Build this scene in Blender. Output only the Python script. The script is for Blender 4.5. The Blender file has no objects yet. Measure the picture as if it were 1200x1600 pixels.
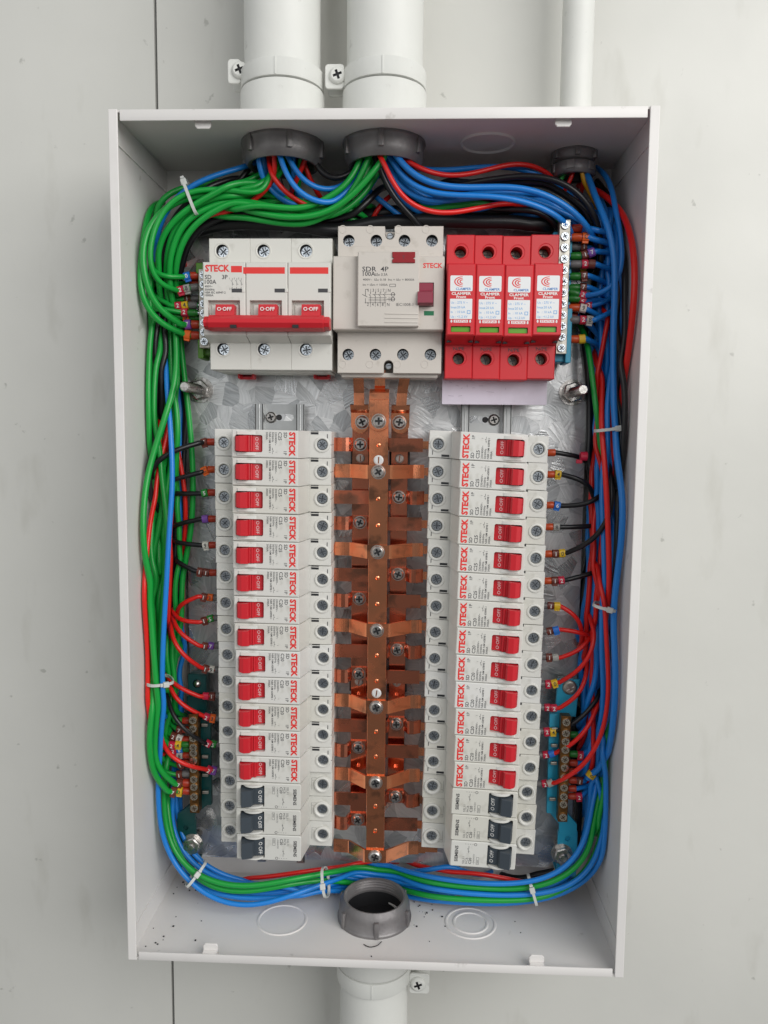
import bpy, bmesh, math, random
from mathutils import Vector, Matrix
from mathutils.geometry import tessellate_polygon
random.seed(7)
PI = math.pi
S = bpy.context.scene
C = bpy.data.collections.new('panel'); S.collection.children.link(C)
# ------------------------------------------------------------------ camera
# working frame: x right, z up, h = distance out from the wall, all in millimetres; world = (x, -h, z) / 1000
FOC, CX, CZ, CH, RX, RY, RZ = 1217.88, 22.79, 76.93, 573.96, -0.097774, 0.0399516, 0.0096514
def rot3(rx, ry, rz):
    return Matrix.Rotation(rz, 3, 'Z') @ Matrix.Rotation(ry, 3, 'Y') @ Matrix.Rotation(rx, 3, 'X')
RM = rot3(RX, RY, RZ)
def at(px, py, h):
    """where the thing seen at photo pixel (px, py) stands when it is h mm out from the wall -> (x, z)"""
    d = RM @ Vector(((px - 600) / FOC, (800 - py) / FOC, -1)); t = (h - CH) / d[2]
    return CX + d[0] * t, CZ + d[1] * t
cam = bpy.data.cameras.new('camera'); camo = bpy.data.objects.new('camera', cam); C.objects.link(camo)
M = Matrix(((1, 0, 0), (0, 0, -1), (0, 1, 0))) @ RM
camo.matrix_world = Matrix.Translation(Vector((CX, -CH, CZ)) * .001) @ M.to_4x4()
cam.sensor_fit = 'VERTICAL'; cam.sensor_height = 36; cam.lens = FOC / 1600 * 36
cam.clip_start = .01; cam.clip_end = 50
S.camera = camo
S.render.resolution_x = 768; S.render.resolution_y = 1024
# ------------------------------------------------------------------ light
S.view_settings.view_transform = 'Standard'; S.view_settings.look = 'None'
S.view_settings.exposure = -.1; S.view_settings.gamma = 1
w = bpy.data.worlds.new('World'); S.world = w; w.use_nodes = True
nt = w.node_tree; nd = nt.nodes; lk = nt.links
bg = nd['Background']; tc = nd.new('ShaderNodeTexCoord'); sep = nd.new('ShaderNodeSeparateXYZ')
lk.new(tc.outputs['Generated'], sep.inputs[0])
mr = nd.new('ShaderNodeMapRange'); mr.inputs['From Min'].default_value = -.9; mr.inputs['From Max'].default_value = .9
lk.new(sep.outputs['Z'], mr.inputs['Value'])
cr = nd.new('ShaderNodeValToRGB'); lk.new(mr.outputs[0], cr.inputs[0])
cr.color_ramp.elements[0].color = (.15, .145, .145, 1); cr.color_ramp.elements[1].color = (.70, .715, .73, 1)
e_ = cr.color_ramp.elements.new(.5); e_.color = (.70, .71, .71, 1)
dp = nd.new('ShaderNodeVectorMath'); dp.operation = 'DOT_PRODUCT'; lk.new(tc.outputs['Generated'], dp.inputs[0]); dp.inputs[1].default_value = Vector((-.04, -.97, -.22)).normalized()
pm = nd.new('ShaderNodeMapRange'); pm.interpolation_type = 'SMOOTHSTEP'; pm.inputs['From Min'].default_value = .86; pm.inputs['From Max'].default_value = .97; pm.inputs['To Min'].default_value = 1; pm.inputs['To Max'].default_value = .42
lk.new(dp.outputs['Value'], pm.inputs['Value'])
wm = nd.new('ShaderNodeVectorMath'); wm.operation = 'SCALE'; lk.new(cr.outputs[0], wm.inputs[0]); lk.new(pm.outputs[0], wm.inputs['Scale']); lk.new(wm.outputs[0], bg.inputs['Color']); bg.inputs['Strength'].default_value = .64
def area(name, loc, target, sx, sy, power, col):
    l = bpy.data.lights.new(name, 'AREA'); l.shape = 'RECTANGLE'; l.size = sx; l.size_y = sy; l.energy = power; l.color = col
    o = bpy.data.objects.new(name, l); C.objects.link(o); o.location = loc
    o.rotation_euler = (Vector(target) - Vector(loc)).to_track_quat('-Z', 'Y').to_euler()
area('window_light', (1.15, -1.45, .78), (0, 0, .03), 1.7, 1.3, 37, (1, .985, .96))  # added soft key lamp, side taken from the shadows; no window stands there
area('room_light', (-.9, -1.7, .7), (0, 0, 0), 1.6, 1.2, 5, (.97, .99, 1))  # weak fill lamp added at the left front, no fitting behind it
# ------------------------------------------------------------------ materials
def mat(name, col, rough=.5, metal=0, spec=.5, noise=None, bump=None, coat=0):
    m = bpy.data.materials.new(name); m.use_nodes = True; n = m.node_tree.nodes; l = m.node_tree.links
    b = n['Principled BSDF']; b.inputs['Base Color'].default_value = (*col, 1); b.inputs['Roughness'].default_value = rough
    b.inputs['Metallic'].default_value = metal; b.inputs['Specular IOR Level'].default_value = spec
    b.inputs['Coat Weight'].default_value = coat
    t = n.new('ShaderNodeTexCoord')
    if noise:   # (scale, col2, lo, hi, rough2)
        sc, c2, lo, hi, r2 = noise
        x = n.new('ShaderNodeTexNoise'); x.inputs['Scale'].default_value = sc; x.inputs['Detail'].default_value = 6
        l.new(t.outputs['Object'], x.inputs['Vector'])
        r = n.new('ShaderNodeMapRange'); r.inputs['From Min'].default_value = lo; r.inputs['From Max'].default_value = hi
        l.new(x.outputs['Fac'], r.inputs['Value'])
        mx = n.new('ShaderNodeMix'); mx.data_type = 'RGBA'; mx.inputs[6].default_value = (*col, 1); mx.inputs[7].default_value = (*c2, 1)
        l.new(r.outputs[0], mx.inputs[0]); l.new(mx.outputs[2], b.inputs['Base Color'])
        rr = n.new('ShaderNodeMapRange'); rr.inputs['To Min'].default_value = rough; rr.inputs['To Max'].default_value = r2
        l.new(r.outputs[0], rr.inputs['Value']); l.new(rr.outputs[0], b.inputs['Roughness'])
    if bump:    # (scale, strength, distance mm)
        x = n.new('ShaderNodeTexNoise'); x.inputs['Scale'].default_value = bump[0]; x.inputs['Detail'].default_value = 5
        l.new(t.outputs['Object'], x.inputs['Vector'])
        bp = n.new('ShaderNodeBump'); bp.inputs['Strength'].default_value = bump[1]; bp.inputs['Distance'].default_value = bump[2] * .001
        l.new(x.outputs['Fac'], bp.inputs['Height']); l.new(bp.outputs[0], b.inputs['Normal'])
    return m
WALL = mat('wall_paint', (.635, .633, .595), .4, noise=(5, (.57, .57, .535), .38, .72, .56), bump=(45, .35, .7))
def scuff(m, scale, lo, hi, col, amt, st=(1, 1, 1)):
    n = m.node_tree.nodes; l = m.node_tree.links; b = n['Principled BSDF']; src = b.inputs['Base Color'].links[0].from_socket
    t = n.new('ShaderNodeTexCoord'); mp = n.new('ShaderNodeMapping'); mp.inputs['Scale'].default_value = st; l.new(t.outputs['Object'], mp.inputs[0])
    x = n.new('ShaderNodeTexNoise'); x.inputs['Scale'].default_value = scale; x.inputs['Detail'].default_value = 8; l.new(mp.outputs[0], x.inputs['Vector'])
    r = n.new('ShaderNodeMapRange'); r.inputs['From Min'].default_value = lo; r.inputs['From Max'].default_value = hi; r.inputs['To Max'].default_value = amt; l.new(x.outputs['Fac'], r.inputs['Value'])
    mx = n.new('ShaderNodeMix'); mx.data_type = 'RGBA'; mx.inputs[7].default_value = (*col, 1); l.new(src, mx.inputs[6]); l.new(r.outputs[0], mx.inputs[0]); l.new(mx.outputs[2], b.inputs['Base Color'])
scuff(WALL, 90, .70, .74, (.33, .33, .30), .6); scuff(WALL, 14, .60, .80, (.42, .41, .36), .5, (2.5, 1, .8))
PAINT = mat('enclosure_paint', (.74, .72, .70), .38, noise=(9, (.69, .67, .655), .4, .75, .48), bump=(700, .1, .12))
scuff(PAINT, 60, .69, .73, (.40, .38, .35), .45); scuff(PAINT, 22, .60, .80, (.55, .53, .50), .4)
PIPE = mat('painted_conduit', (.70, .705, .67), .5, noise=(14, (.63, .64, .61), .4, .75, .6), bump=(90, .35, .5))
scuff(PIPE, 70, .67, .72, (.40, .39, .36), .5); scuff(PIPE, 24, .58, .76, (.54, .54, .50), .5, (1, 1, .4))
WHITE = mat('white_plastic', (.68, .675, .65), .42, bump=(2500, .12, .05))
WHITE2 = mat('grey_white_plastic', (.65, .65, .625), .45, bump=(2500, .12, .05))
CREAM = mat('cream_plastic', (.60, .56, .52), .42, bump=(2500, .12, .05))
COLLAR = mat('collar_plastic', (.66, .655, .62), .4)
LABELW = mat('label_white', (.76, .77, .78), .4)
for m_ in (WHITE, WHITE2, CREAM):      # moulded parts differ slightly in tone and carry faint grime
    n = m_.node_tree.nodes; l = m_.node_tree.links; b = n['Principled BSDF']; c0 = tuple(b.inputs['Base Color'].default_value)[:3]
    oi = n.new('ShaderNodeObjectInfo'); mx = n.new('ShaderNodeMix'); mx.data_type = 'RGBA'; mx.inputs[6].default_value = (*c0, 1); mx.inputs[7].default_value = (c0[0] * .93, c0[1] * .915, c0[2] * .86, 1)
    l.new(oi.outputs['Random'], mx.inputs[0]); l.new(mx.outputs[2], b.inputs['Base Color']); scuff(m_, 110, .60, .74, (c0[0] * .6, c0[1] * .58, c0[2] * .52), .45)
RED = mat('red_plastic', (.55, .016, .026), .34)
RED2 = mat('bright_red_plastic', (.58, .018, .026), .38, bump=(1800, .15, .06))
REDINK = mat('red_ink', (.72, .035, .03), .5)
INK = mat('dark_ink', (.05, .05, .055), .6)
INKW = mat('white_ink', (.8, .8, .78), .5)
INKB = mat('blue_ink', (.05, .22, .55), .5)
INKLB = mat('pale_blue_ink', (.16, .38, .68), .5)
MAROON = mat('maroon_plastic', (.24, .03, .055), .4)
DRED = mat('dark_red_plastic', (.27, .006, .012), .3)
SLATE = mat('slate_plastic', (.045, .058, .072), .45)
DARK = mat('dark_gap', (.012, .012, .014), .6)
BLACKP = mat('black_plastic', (.02, .021, .024), .4)
GREENW = mat('status_window', (.13, .34, .03), .25)
GREEND = mat('green_flag', (.004, .15, .06), .4)
ZINC = mat('zinc_screw', (.74, .79, .84), .2, 1, noise=(900, (.42, .46, .5), .4, .65, .3))
STEEL = mat('steel_screw', (.60, .58, .56), .25, 1, noise=(600, (.42, .40, .38), .4, .7, .4))
BRASSH = mat('nickel_brass', (.80, .73, .60), .25, 1)
BRASS = mat('brass', (.20, .10, .035), .32, 1, noise=(300, (.22, .11, .04), .4, .7, .5))
NICKEL = mat('nickel_bar', (.52, .50, .45), .42, 1, noise=(220, (.36, .34, .30), .4, .65, .5))
CAST = mat('cast_zinc', (.25, .24, .24), .42, .5, noise=(60, (.15, .14, .145), .35, .75, .5), bump=(420, .5, .35))
TIE = mat('nylon_tie', (.58, .60, .58), .4)
TEALD = mat('dark_teal_plastic', (.004, .055, .055), .35)
TEALB = mat('light_blue_plastic', (.025, .34, .53), .35)
GREENB = mat('green_base', (.07, .20, .012), .4)
LILAC = mat('lilac_strip', (.60, .55, .64), .35, noise=(60, (.55, .50, .58), .45, .6, .42))
FER = dict(red=mat('ferrule_red', (.42, .035, .012), .35), orange=mat('ferrule_orange', (.56, .07, .012), .35),
           grey=mat('ferrule_grey', (.15, .145, .145), .4), green=mat('ferrule_green', (.012, .17, .018), .35))
MK = dict(brown=mat('marker_brown', (.15, .03, .018), .45), red=mat('marker_red', (.55, .012, .05), .45),
          orange=mat('marker_orange', (.80, .13, .01), .45), yellow=mat('marker_yellow', (.72, .46, .015), .45),
          green=mat('marker_green', (.02, .26, .035), .45), blue=mat('marker_blue', (.015, .16, .60), .45),
          violet=mat('marker_violet', (.20, .07, .38), .45), grey=mat('marker_grey', (.38, .38, .35), .45), white=mat('marker_white', (.68, .66, .60), .45))
WC = dict(green=mat('green_insulation', (.007, .33, .045), .33, bump=(500, .08, .1)),
          blue=mat('blue_insulation', (.010, .21, .66), .33, bump=(500, .08, .1)),
          red=mat('red_insulation', (.72, .014, .010), .33, bump=(500, .08, .1)),
          black=mat('black_insulation', (.010, .010, .012), .33, bump=(500, .08, .1)),
          yellow=mat('yellow_insulation', (.72, .36, .012), .33))
def galv():
    m = bpy.data.materials.new('galvanised_steel'); m.use_nodes = True; n = m.node_tree.nodes; l = m.node_tree.links
    b = n['Principled BSDF']; b.inputs['Metallic'].default_value = .82
    t = n.new('ShaderNodeTexCoord'); mp = n.new('ShaderNodeMapping'); l.new(t.outputs['Object'], mp.inputs[0])
    mp.inputs['Scale'].default_value = (1, 0, 1)
    dn = n.new('ShaderNodeTexNoise'); dn.inputs['Scale'].default_value = 30; l.new(mp.outputs[0], dn.inputs['Vector'])
    add = n.new('ShaderNodeVectorMath'); add.operation = 'MULTIPLY_ADD'; l.new(dn.outputs['Color'], add.inputs[0])
    add.inputs[1].default_value = (.010, 0, .010); l.new(mp.outputs[0], add.inputs[2])
    v = n.new('ShaderNodeTexVoronoi'); v.inputs['Scale'].default_value = 88; l.new(add.outputs[0], v.inputs['Vector'])
    # feathered crystals: every cell combs its own noise in its own direction
    sp = n.new('ShaderNodeSeparateColor'); l.new(v.outputs['Color'], sp.inputs[0])
    ang = n.new('ShaderNodeMath'); ang.operation = 'MULTIPLY'; ang.inputs[1].default_value = 6.283; l.new(sp.outputs[0], ang.inputs[0])
    vr = n.new('ShaderNodeVectorRotate'); vr.rotation_type = 'Y_AXIS'; l.new(add.outputs[0], vr.inputs['Vector']); l.new(ang.outputs[0], vr.inputs['Angle'])
    m2 = n.new('ShaderNodeMapping'); m2.inputs['Scale'].default_value = (620, 1, 60); l.new(vr.outputs[0], m2.inputs[0])
    nz = n.new('ShaderNodeTexNoise'); nz.inputs['Scale'].default_value = 1; nz.inputs['Detail'].default_value = 6; nz.inputs['Distortion'].default_value = .6
    l.new(m2.outputs[0], nz.inputs['Vector'])
    mx = n.new('ShaderNodeMix'); mx.data_type = 'RGBA'; mx.inputs[6].default_value = (.24, .26, .275, 1); mx.inputs[7].default_value = (1, 1, 1, 1)
    ad = n.new('ShaderNodeMath'); ad.operation = 'MULTIPLY_ADD'; ad.inputs[1].default_value = .55; l.new(nz.outputs['Fac'], ad.inputs[0])
    m3 = n.new('ShaderNodeMath'); m3.operation = 'MULTIPLY'; m3.inputs[1].default_value = .45; l.new(sp.outputs[1], m3.inputs[0]); l.new(m3.outputs[0], ad.inputs[2])
    l.new(ad.outputs[0], mx.inputs[0]); l.new(mx.outputs[2], b.inputs['Base Color'])
    rr = n.new('ShaderNodeMapRange'); rr.inputs['To Min'].default_value = .24; rr.inputs['To Max'].default_value = .44
    l.new(sp.outputs[2], rr.inputs['Value']); l.new(rr.outputs[0], b.inputs['Roughness'])
    bp = n.new('ShaderNodeBump'); bp.inputs['Strength'].default_value = .6; bp.inputs['Distance'].default_value = .0007
    l.new(ad.outputs[0], bp.inputs['Height']); l.new(bp.outputs[0], b.inputs['Normal'])
    return m
GALV = galv()
RAIL = mat('rail_steel', (.55, .56, .56), .3, .95, noise=(60, (.42, .43, .43), .4, .7, .42))
RAIL_SHADE = mat('rail_shade_line', (.10, .10, .10), .4, .9)  # for strips on the flanges: shade along their edges put into the colour
def copper():
    m = mat('copper', (1, .40, .21), .15, 1, noise=(28, (.85, .25, .115), .46, .72, .42))
    n = m.node_tree.nodes; l = m.node_tree.links; b = n['Principled BSDF']
    t = n.new('ShaderNodeTexCoord'); mp = n.new('ShaderNodeMapping'); mp.inputs['Scale'].default_value = (1500, 60, 60)
    l.new(t.outputs['Object'], mp.inputs[0]); x = n.new('ShaderNodeTexNoise'); x.inputs['Scale'].default_value = 1
    l.new(mp.outputs[0], x.inputs['Vector']); bp = n.new('ShaderNodeBump'); bp.inputs['Strength'].default_value = .2; bp.inputs['Distance'].default_value = .0002
    l.new(x.outputs['Fac'], bp.inputs['Height']); l.new(bp.outputs[0], b.inputs['Normal'])
    # grey-brown tarnish spots
    mx0 = b.inputs['Base Color'].links[0].from_socket
    s = n.new('ShaderNodeTexNoise'); s.inputs['Scale'].default_value = 70; s.inputs['Detail'].default_value = 9; l.new(t.outputs['Object'], s.inputs['Vector'])
    r = n.new('ShaderNodeMapRange'); r.inputs['From Min'].default_value = .55; r.inputs['From Max'].default_value = .66; l.new(s.outputs['Fac'], r.inputs['Value'])
    r.inputs['To Max'].default_value = .7
    mx = n.new('ShaderNodeMix'); mx.data_type = 'RGBA'; mx.inputs[7].default_value = (.22, .13, .09, 1); l.new(mx0, mx.inputs[6]); l.new(r.outputs[0], mx.inputs[0])
    l.new(mx.outputs[2], b.inputs['Base Color'])
    return m
COPPER = copper()
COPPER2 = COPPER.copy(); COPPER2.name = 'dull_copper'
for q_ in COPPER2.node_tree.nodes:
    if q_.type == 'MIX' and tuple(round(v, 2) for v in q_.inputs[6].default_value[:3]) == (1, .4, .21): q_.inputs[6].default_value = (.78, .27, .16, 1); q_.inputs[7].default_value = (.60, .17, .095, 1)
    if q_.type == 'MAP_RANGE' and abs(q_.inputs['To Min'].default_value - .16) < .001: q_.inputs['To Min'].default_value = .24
# ------------------------------------------------------------------ mesh builder (mm, (x, z, h))
_txt = {}
def glyphs(s, bold):
    k = (s, bold)
    if k not in _txt:
        cu = bpy.data.curves.new('t', 'FONT'); cu.body = s; cu.size = 1; cu.offset = bold; cu.resolution_u = 2
        o = bpy.data.objects.new('t', cu); me = bpy.data.meshes.new_from_object(o)
        vs = [(v.co.x, v.co.y) for v in me.vertices]; fs = [tuple(p.vertices) for p in me.polygons]
        bpy.data.objects.remove(o); bpy.data.curves.remove(cu); bpy.data.meshes.remove(me)
        _txt[k] = (vs, fs)
    return _txt[k]
_bx = {}
AX = {'h': lambda u, v, w: (u, v, w), 'x': lambda u, v, w: (w, u, v), 'z': lambda u, v, w: (u, w, v)}
def circle(cx, cy, r, n=20, a0=0):
    return [(cx + r * math.cos(a0 + 2 * PI * i / n), cy + r * math.sin(a0 + 2 * PI * i / n)) for i in range(n)]
def rrect(x0, x1, y0, y1, r, n=3):
    p = []
    for cx, cy, a in ((x1 - r, y1 - r, 0), (x0 + r, y1 - r, PI / 2), (x0 + r, y0 + r, PI), (x1 - r, y0 + r, 1.5 * PI)):
        p += [(cx + r * math.cos(a + PI / 2 * i / n), cy + r * math.sin(a + PI / 2 * i / n)) for i in range(n + 1)]
    return p
def cross(cx, cy, a, b, rot=0):
    pts = [(a, b), (b, b), (b, a), (-b, a), (-b, b), (-a, b), (-a, -b), (-b, -b), (-b, -a), (b, -a), (b, -b), (a, -b)]
    c, s = math.cos(rot), math.sin(rot)
    return [(cx + x * c - y * s, cy + x * s + y * c) for x, y in pts]
def inset(poly, d):
    n = len(poly); ar = sum(poly[i][0] * poly[(i + 1) % n][1] - poly[(i + 1) % n][0] * poly[i][1] for i in range(n))
    sg = 1 if ar > 0 else -1; out = []
    for i in range(n):
        p0, p1, p2 = Vector(poly[i - 1]), Vector(poly[i]), Vector(poly[(i + 1) % n])
        a = (p1 - p0); b = (p2 - p1)
        if a.length < 1e-6 or b.length < 1e-6: out.append(tuple(p1)); continue
        a.normalize(); b.normalize()
        na = Vector((-a.y, a.x)) * sg; nb = Vector((-b.y, b.x)) * sg; m = na + nb
        k = max(m.length_squared, .3)
        out.append(tuple(p1 + m * (2 * d / k)))
    return out
class MB:
    def __init__(s): s.V = []; s.F = []; s.mi = []; s.sm = []; s.mats = []; s.xf = None
    def m(s, mt):
        if mt not in s.mats: s.mats.append(mt)
        return s.mats.index(mt)
    def add(s, vs, fs, mt, smooth=False):
        o = len(s.V)
        if s.xf: vs = [s.xf(*v) for v in vs]
        s.V += vs; i = s.m(mt)
        for f in fs: s.F.append(tuple(o + k for k in f)); s.mi.append(i); s.sm.append(smooth)
    def box(s, x0, x1, z0, z1, h0, h1, mt, bev=0):
        if x0 > x1: x0, x1 = x1, x0
        if z0 > z1: z0, z1 = z1, z0
        if bev <= 0:
            vs = [(x, z, h) for x in (x0, x1) for z in (z0, z1) for h in (h0, h1)]
            s.add(vs, [(0, 1, 3, 2), (4, 6, 7, 5), (0, 4, 5, 1), (2, 3, 7, 6), (0, 2, 6, 4), (1, 5, 7, 3)], mt); return
        bm = bmesh.new(); bmesh.ops.create_cube(bm, size=1)
        for v in bm.verts: v.co = Vector(((x0 + x1) / 2 + v.co.x * (x1 - x0), (z0 + z1) / 2 + v.co.y * (z1 - z0), (h0 + h1) / 2 + v.co.z * (h1 - h0)))
        bmesh.ops.bevel(bm, geom=bm.edges[:], offset=bev, segments=2, affect='EDGES', profile=.5)
        bm.verts.index_update()
        s.add([tuple(v.co) for v in bm.verts], [tuple(v.index for v in f.verts) for f in bm.faces], mt); bm.free()
    def prism(s, poly, w0, w1, mt, holes=(), cham=0, ax='h', floor=None, wallm=None, bottom=True):
        A = AX[ax]; top = inset(poly, cham) if cham else poly; n = len(poly)
        loops = [top] + [list(h) for h in holes]
        flat = [p for L in loops for p in L]
        tris = tessellate_polygon([[Vector((p[0], p[1], 0)) for p in L] for L in loops])
        s.add([A(p[0], p[1], w1) for p in flat], [tuple(t) for t in tris], mt)
        if bottom: s.add([A(p[0], p[1], w0) for p in poly], [tuple(t) for t in tessellate_polygon([[Vector((p[0], p[1], 0)) for p in poly]])], mt)
        lv = [(poly, w0), (poly, w1 - cham)] + ([(top, w1)] if cham else [])
        vs = [A(p[0], p[1], w) for L, w in lv for p in L]
        s.add(vs, [(k * n + i, k * n + (i + 1) % n, (k + 1) * n + (i + 1) % n, (k + 1) * n + i) for k in range(len(lv) - 1) for i in range(n)], mt)
        fl = w0 if floor is None else floor
        for h in holes:
            k = len(h); vs = [A(p[0], p[1], fl) for p in h] + [A(p[0], p[1], w1) for p in h]
            s.add(vs, [(i, (i + 1) % k, k + (i + 1) % k, k + i) for i in range(k)], wallm or mt, len(h) > 10)
    def cap(s, poly, w, mt, ax='h'):
        A = AX[ax]
        s.add([A(p[0], p[1], w) for p in poly], [tuple(t) for t in tessellate_polygon([[Vector((p[0], p[1], 0)) for p in poly]])], mt)
    def lathe(s, c, prof, mt, ax='h', seg=24, smooth=True, a0=0):
        A = AX[ax]; n = seg; vs = []
        for r, wv in prof: vs += [A(c[0] + r * math.cos(a0 + 2 * PI * i / n), c[1] + r * math.sin(a0 + 2 * PI * i / n), wv) for i in range(n)]
        s.add(vs, [(k * n + i, k * n + (i + 1) % n, (k + 1) * n + (i + 1) % n, (k + 1) * n + i) for k in range(len(prof) - 1) for i in range(n)], mt, smooth)
    def tube(s, pts, r, mt, seg=10, caps=True, rs=None):
        P = [Vector(p) for p in pts]; n = len(P); vs = []
        t = (P[1] - P[0]).normalized(); u = t.orthogonal().normalized()
        for i in range(n):
            t = (P[min(i + 1, n - 1)] - P[max(i - 1, 0)]).normalized()
            u = (u - t * u.dot(t)).normalized(); v = t.cross(u); rr = rs[i] if rs else r
            vs += [tuple(P[i] + (u * math.cos(2 * PI * k / seg) + v * math.sin(2 * PI * k / seg)) * rr) for k in range(seg)]
        fs = [(i * seg + k, i * seg + (k + 1) % seg, (i + 1) * seg + (k + 1) % seg, (i + 1) * seg + k) for i in range(n - 1) for k in range(seg)]
        s.add(vs, fs, mt, True)
        if caps: s.add(vs[:seg], [tuple(range(seg))], mt); s.add(vs[-seg:], [tuple(range(seg))], mt)
    def strap(s, pts, width, th, mt, side=None):
        """flat strip along pts (list of (x,z,h)); side = unit vector of the width"""
        P = [Vector(p) for p in pts]; sd = Vector(side or (0, 1, 0)); vs = []; n = len(P)
        for i in range(n):
            a = (P[i] - P[i - 1]).normalized() if i else None; b = (P[i + 1] - P[i]).normalized() if i < n - 1 else None
            t = (a or b) + (b or a); t.normalize(); nn = t.cross(sd).normalized()
            k = 1 / max(.5, t.dot(b or a)); wv = sd * (width / 2); q = nn * (th / 2 * k)
            vs += [tuple(P[i] + wv + q), tuple(P[i] - wv + q), tuple(P[i] - wv - q), tuple(P[i] + wv - q)]
        fs = [(i * 4 + k, i * 4 + (k + 1) % 4, (i + 1) * 4 + (k + 1) % 4, (i + 1) * 4 + k) for i in range(n - 1) for k in range(4)]
        fs += [(0, 1, 2, 3), ((n - 1) * 4, (n - 1) * 4 + 1, (n - 1) * 4 + 2, (n - 1) * 4 + 3)]
        s.add(vs, fs, mt)
    def text(s, t, x, z, h, cap, mt, width=None, align='l', rot=0, bold=0., sx=1.):
        vs, fs = glyphs(t, bold)
        if not vs: return
        x0 = min(v[0] for v in vs); x1 = max(v[0] for v in vs); k = cap / .70
        kx = width / (x1 - x0) if width else k * sx
        off = {'l': x0, 'c': (x0 + x1) / 2, 'r': x1}[align]; c, sn = math.cos(rot), math.sin(rot)
        s.add([(x + (a - off) * kx * c - b * k * sn, z + (a - off) * kx * sn + b * k * c, h) for a, b in vs], fs, mt)
    def line(s, x0, z0, x1, z1, h, wd, mt):
        d = Vector((x1 - x0, z1 - z0)); nn = Vector((-d.y, d.x)).normalized() * wd / 2
        s.add([(x0 + nn.x, z0 + nn.y, h), (x1 + nn.x, z1 + nn.y, h), (x1 - nn.x, z1 - nn.y, h), (x0 - nn.x, z0 - nn.y, h)], [(0, 1, 2, 3)], mt)
    def build(s, name, parent=None, org=(0, 0, 0), loc=None):
        """org (x, z, h): point of the mesh that becomes the object's origin; world = org unless loc is given"""
        me = bpy.data.meshes.new(name)
        me.from_pydata([((x - org[0]) * .001, -(h - org[2]) * .001, (z - org[1]) * .001) for x, z, h in s.V], [], s.F)
        for i, p in enumerate(me.polygons): p.material_index = s.mi[i]; p.use_smooth = s.sm[i]
        for mt in s.mats: me.materials.append(mt)
        bm = bmesh.new(); bm.from_mesh(me); bmesh.ops.recalc_face_normals(bm, faces=bm.faces); bm.to_mesh(me); bm.free()
        if any(s.sm): me.set_sharp_from_angle(angle=math.radians(42))
        o = bpy.data.objects.new(name, me); C.objects.link(o)
        p = org if loc is None else loc
        o.location = (p[0] * .001, -p[2] * .001, p[1] * .001)
        if parent: o.parent = parent
        return o
def tag(o, label, cat, group=None):
    o['label'] = label; o['category'] = cat
    if group: o['group'] = group
    return o
def thing(name, label, cat, p=(0, 0, 0), group=None, ry=0):
    o = bpy.data.objects.new(name, None); C.objects.link(o); o.location = (p[0] * .001, -p[2] * .001, p[1] * .001)
    o.rotation_euler.y = ry; o.empty_display_size = .01
    return tag(o, label, cat, group)
def dup(root, p, ry, label, group=None):
    def cp(o, par):
        c = o.copy(); C.objects.link(c)
        if par: c.parent = par
        for ch in list(o.children): cp(ch, c)
        return c
    r = cp(root, None); r.location = (p[0] * .001, -p[2] * .001, p[1] * .001); r.rotation_euler.y = ry; r['label'] = label
    if group: r['group'] = group
    return r
def screw_head(mb, cx, cz, h, r, mt, rot=0, th=1.2, slot=False, wall=DARK):
    """pan head with a real cross (or slot) recess"""
    if slot: hole = [(cx + a * math.cos(rot) - b * math.sin(rot), cz + a * math.sin(rot) + b * math.cos(rot)) for a, b in ((r * .66, r * .13), (-r * .66, r * .13), (-r * .66, -r * .13), (r * .66, -r * .13))]
    else: hole = cross(cx, cz, r * .55, r * .15, rot)
    mb.lathe((cx, cz), [(r, h), (r, h + th * .35), (r * .93, h + th * .68), (r * .72, h + th)], mt, seg=20)
    mb.prism(circle(cx, cz, r * .72, 20), h + th - .9, h + th, mt, holes=[hole], wallm=wall, bottom=False)
    mb.cap(hole, h + th - .9, wall)
# ------------------------------------------------------------------ the wall
mb = MB(); xs = -165.0
mb.box(-1500, xs - 1.0, -1500, 1500, -22, -2, WALL); mb.build('wall')['kind'] = 'structure'
mb = MB(); mb.box(xs + 1.0, 1500, -1500, 1500, -22, -2, WALL); mb.build('wall')['kind'] = 'structure'
mb = MB(); mb.box(xs - 1.0, xs + 1.0, -1500, 1500, -22, -5, mat('joint_filler', (.2, .2, .195), .8)); o = mb.build('wall_joint'); o['kind'] = 'structure'
# ------------------------------------------------------------------ the enclosure
BW, BT, BD = 160.0, 265.45, 103.0      # half width, half height, depth
enc = thing('electrical_enclosure', 'open white painted steel distribution box mounted on the grey-white wall', 'electrical box', (0, -BT, 0))
def epart(mb, name): return mb.build(name, enc, org=(0, -BT, 0), loc=(0, 0, 0))
mb = MB(); mb.box(-BW + 1.2, BW - 1.2, -BT + 1.2, BT - 1.2, -1.9, 0, PAINT); epart(mb, 'back_panel')
for sx in (-1, 1):
    mb = MB()
    mb.box(sx * BW, sx * (BW - 1.2), -BT - .2, BT + .2, -1.9, BD - 1.3, PAINT)
    mb.box(sx * BW, sx * (BW - 5.6), -BT - .3, BT + .3, BD - 1.25, BD, PAINT, .45)
    mb.box(sx * (BW - 1.25), sx * (BW - 2.0), BT - 16.5, BT - 1.3, .1, BD - 1.4, PAINT)
    mb.box(sx * (BW - 1.25), sx * (BW - 2.0), -BT + 1.3, -BT + 16.5, .1, BD - 1.4, PAINT)
    epart(mb, 'side_panel')
HOLES_T = [(-65.7, 50, 25.5), (0.1, 50, 25.5), (125.5, 31, 13)]
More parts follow.
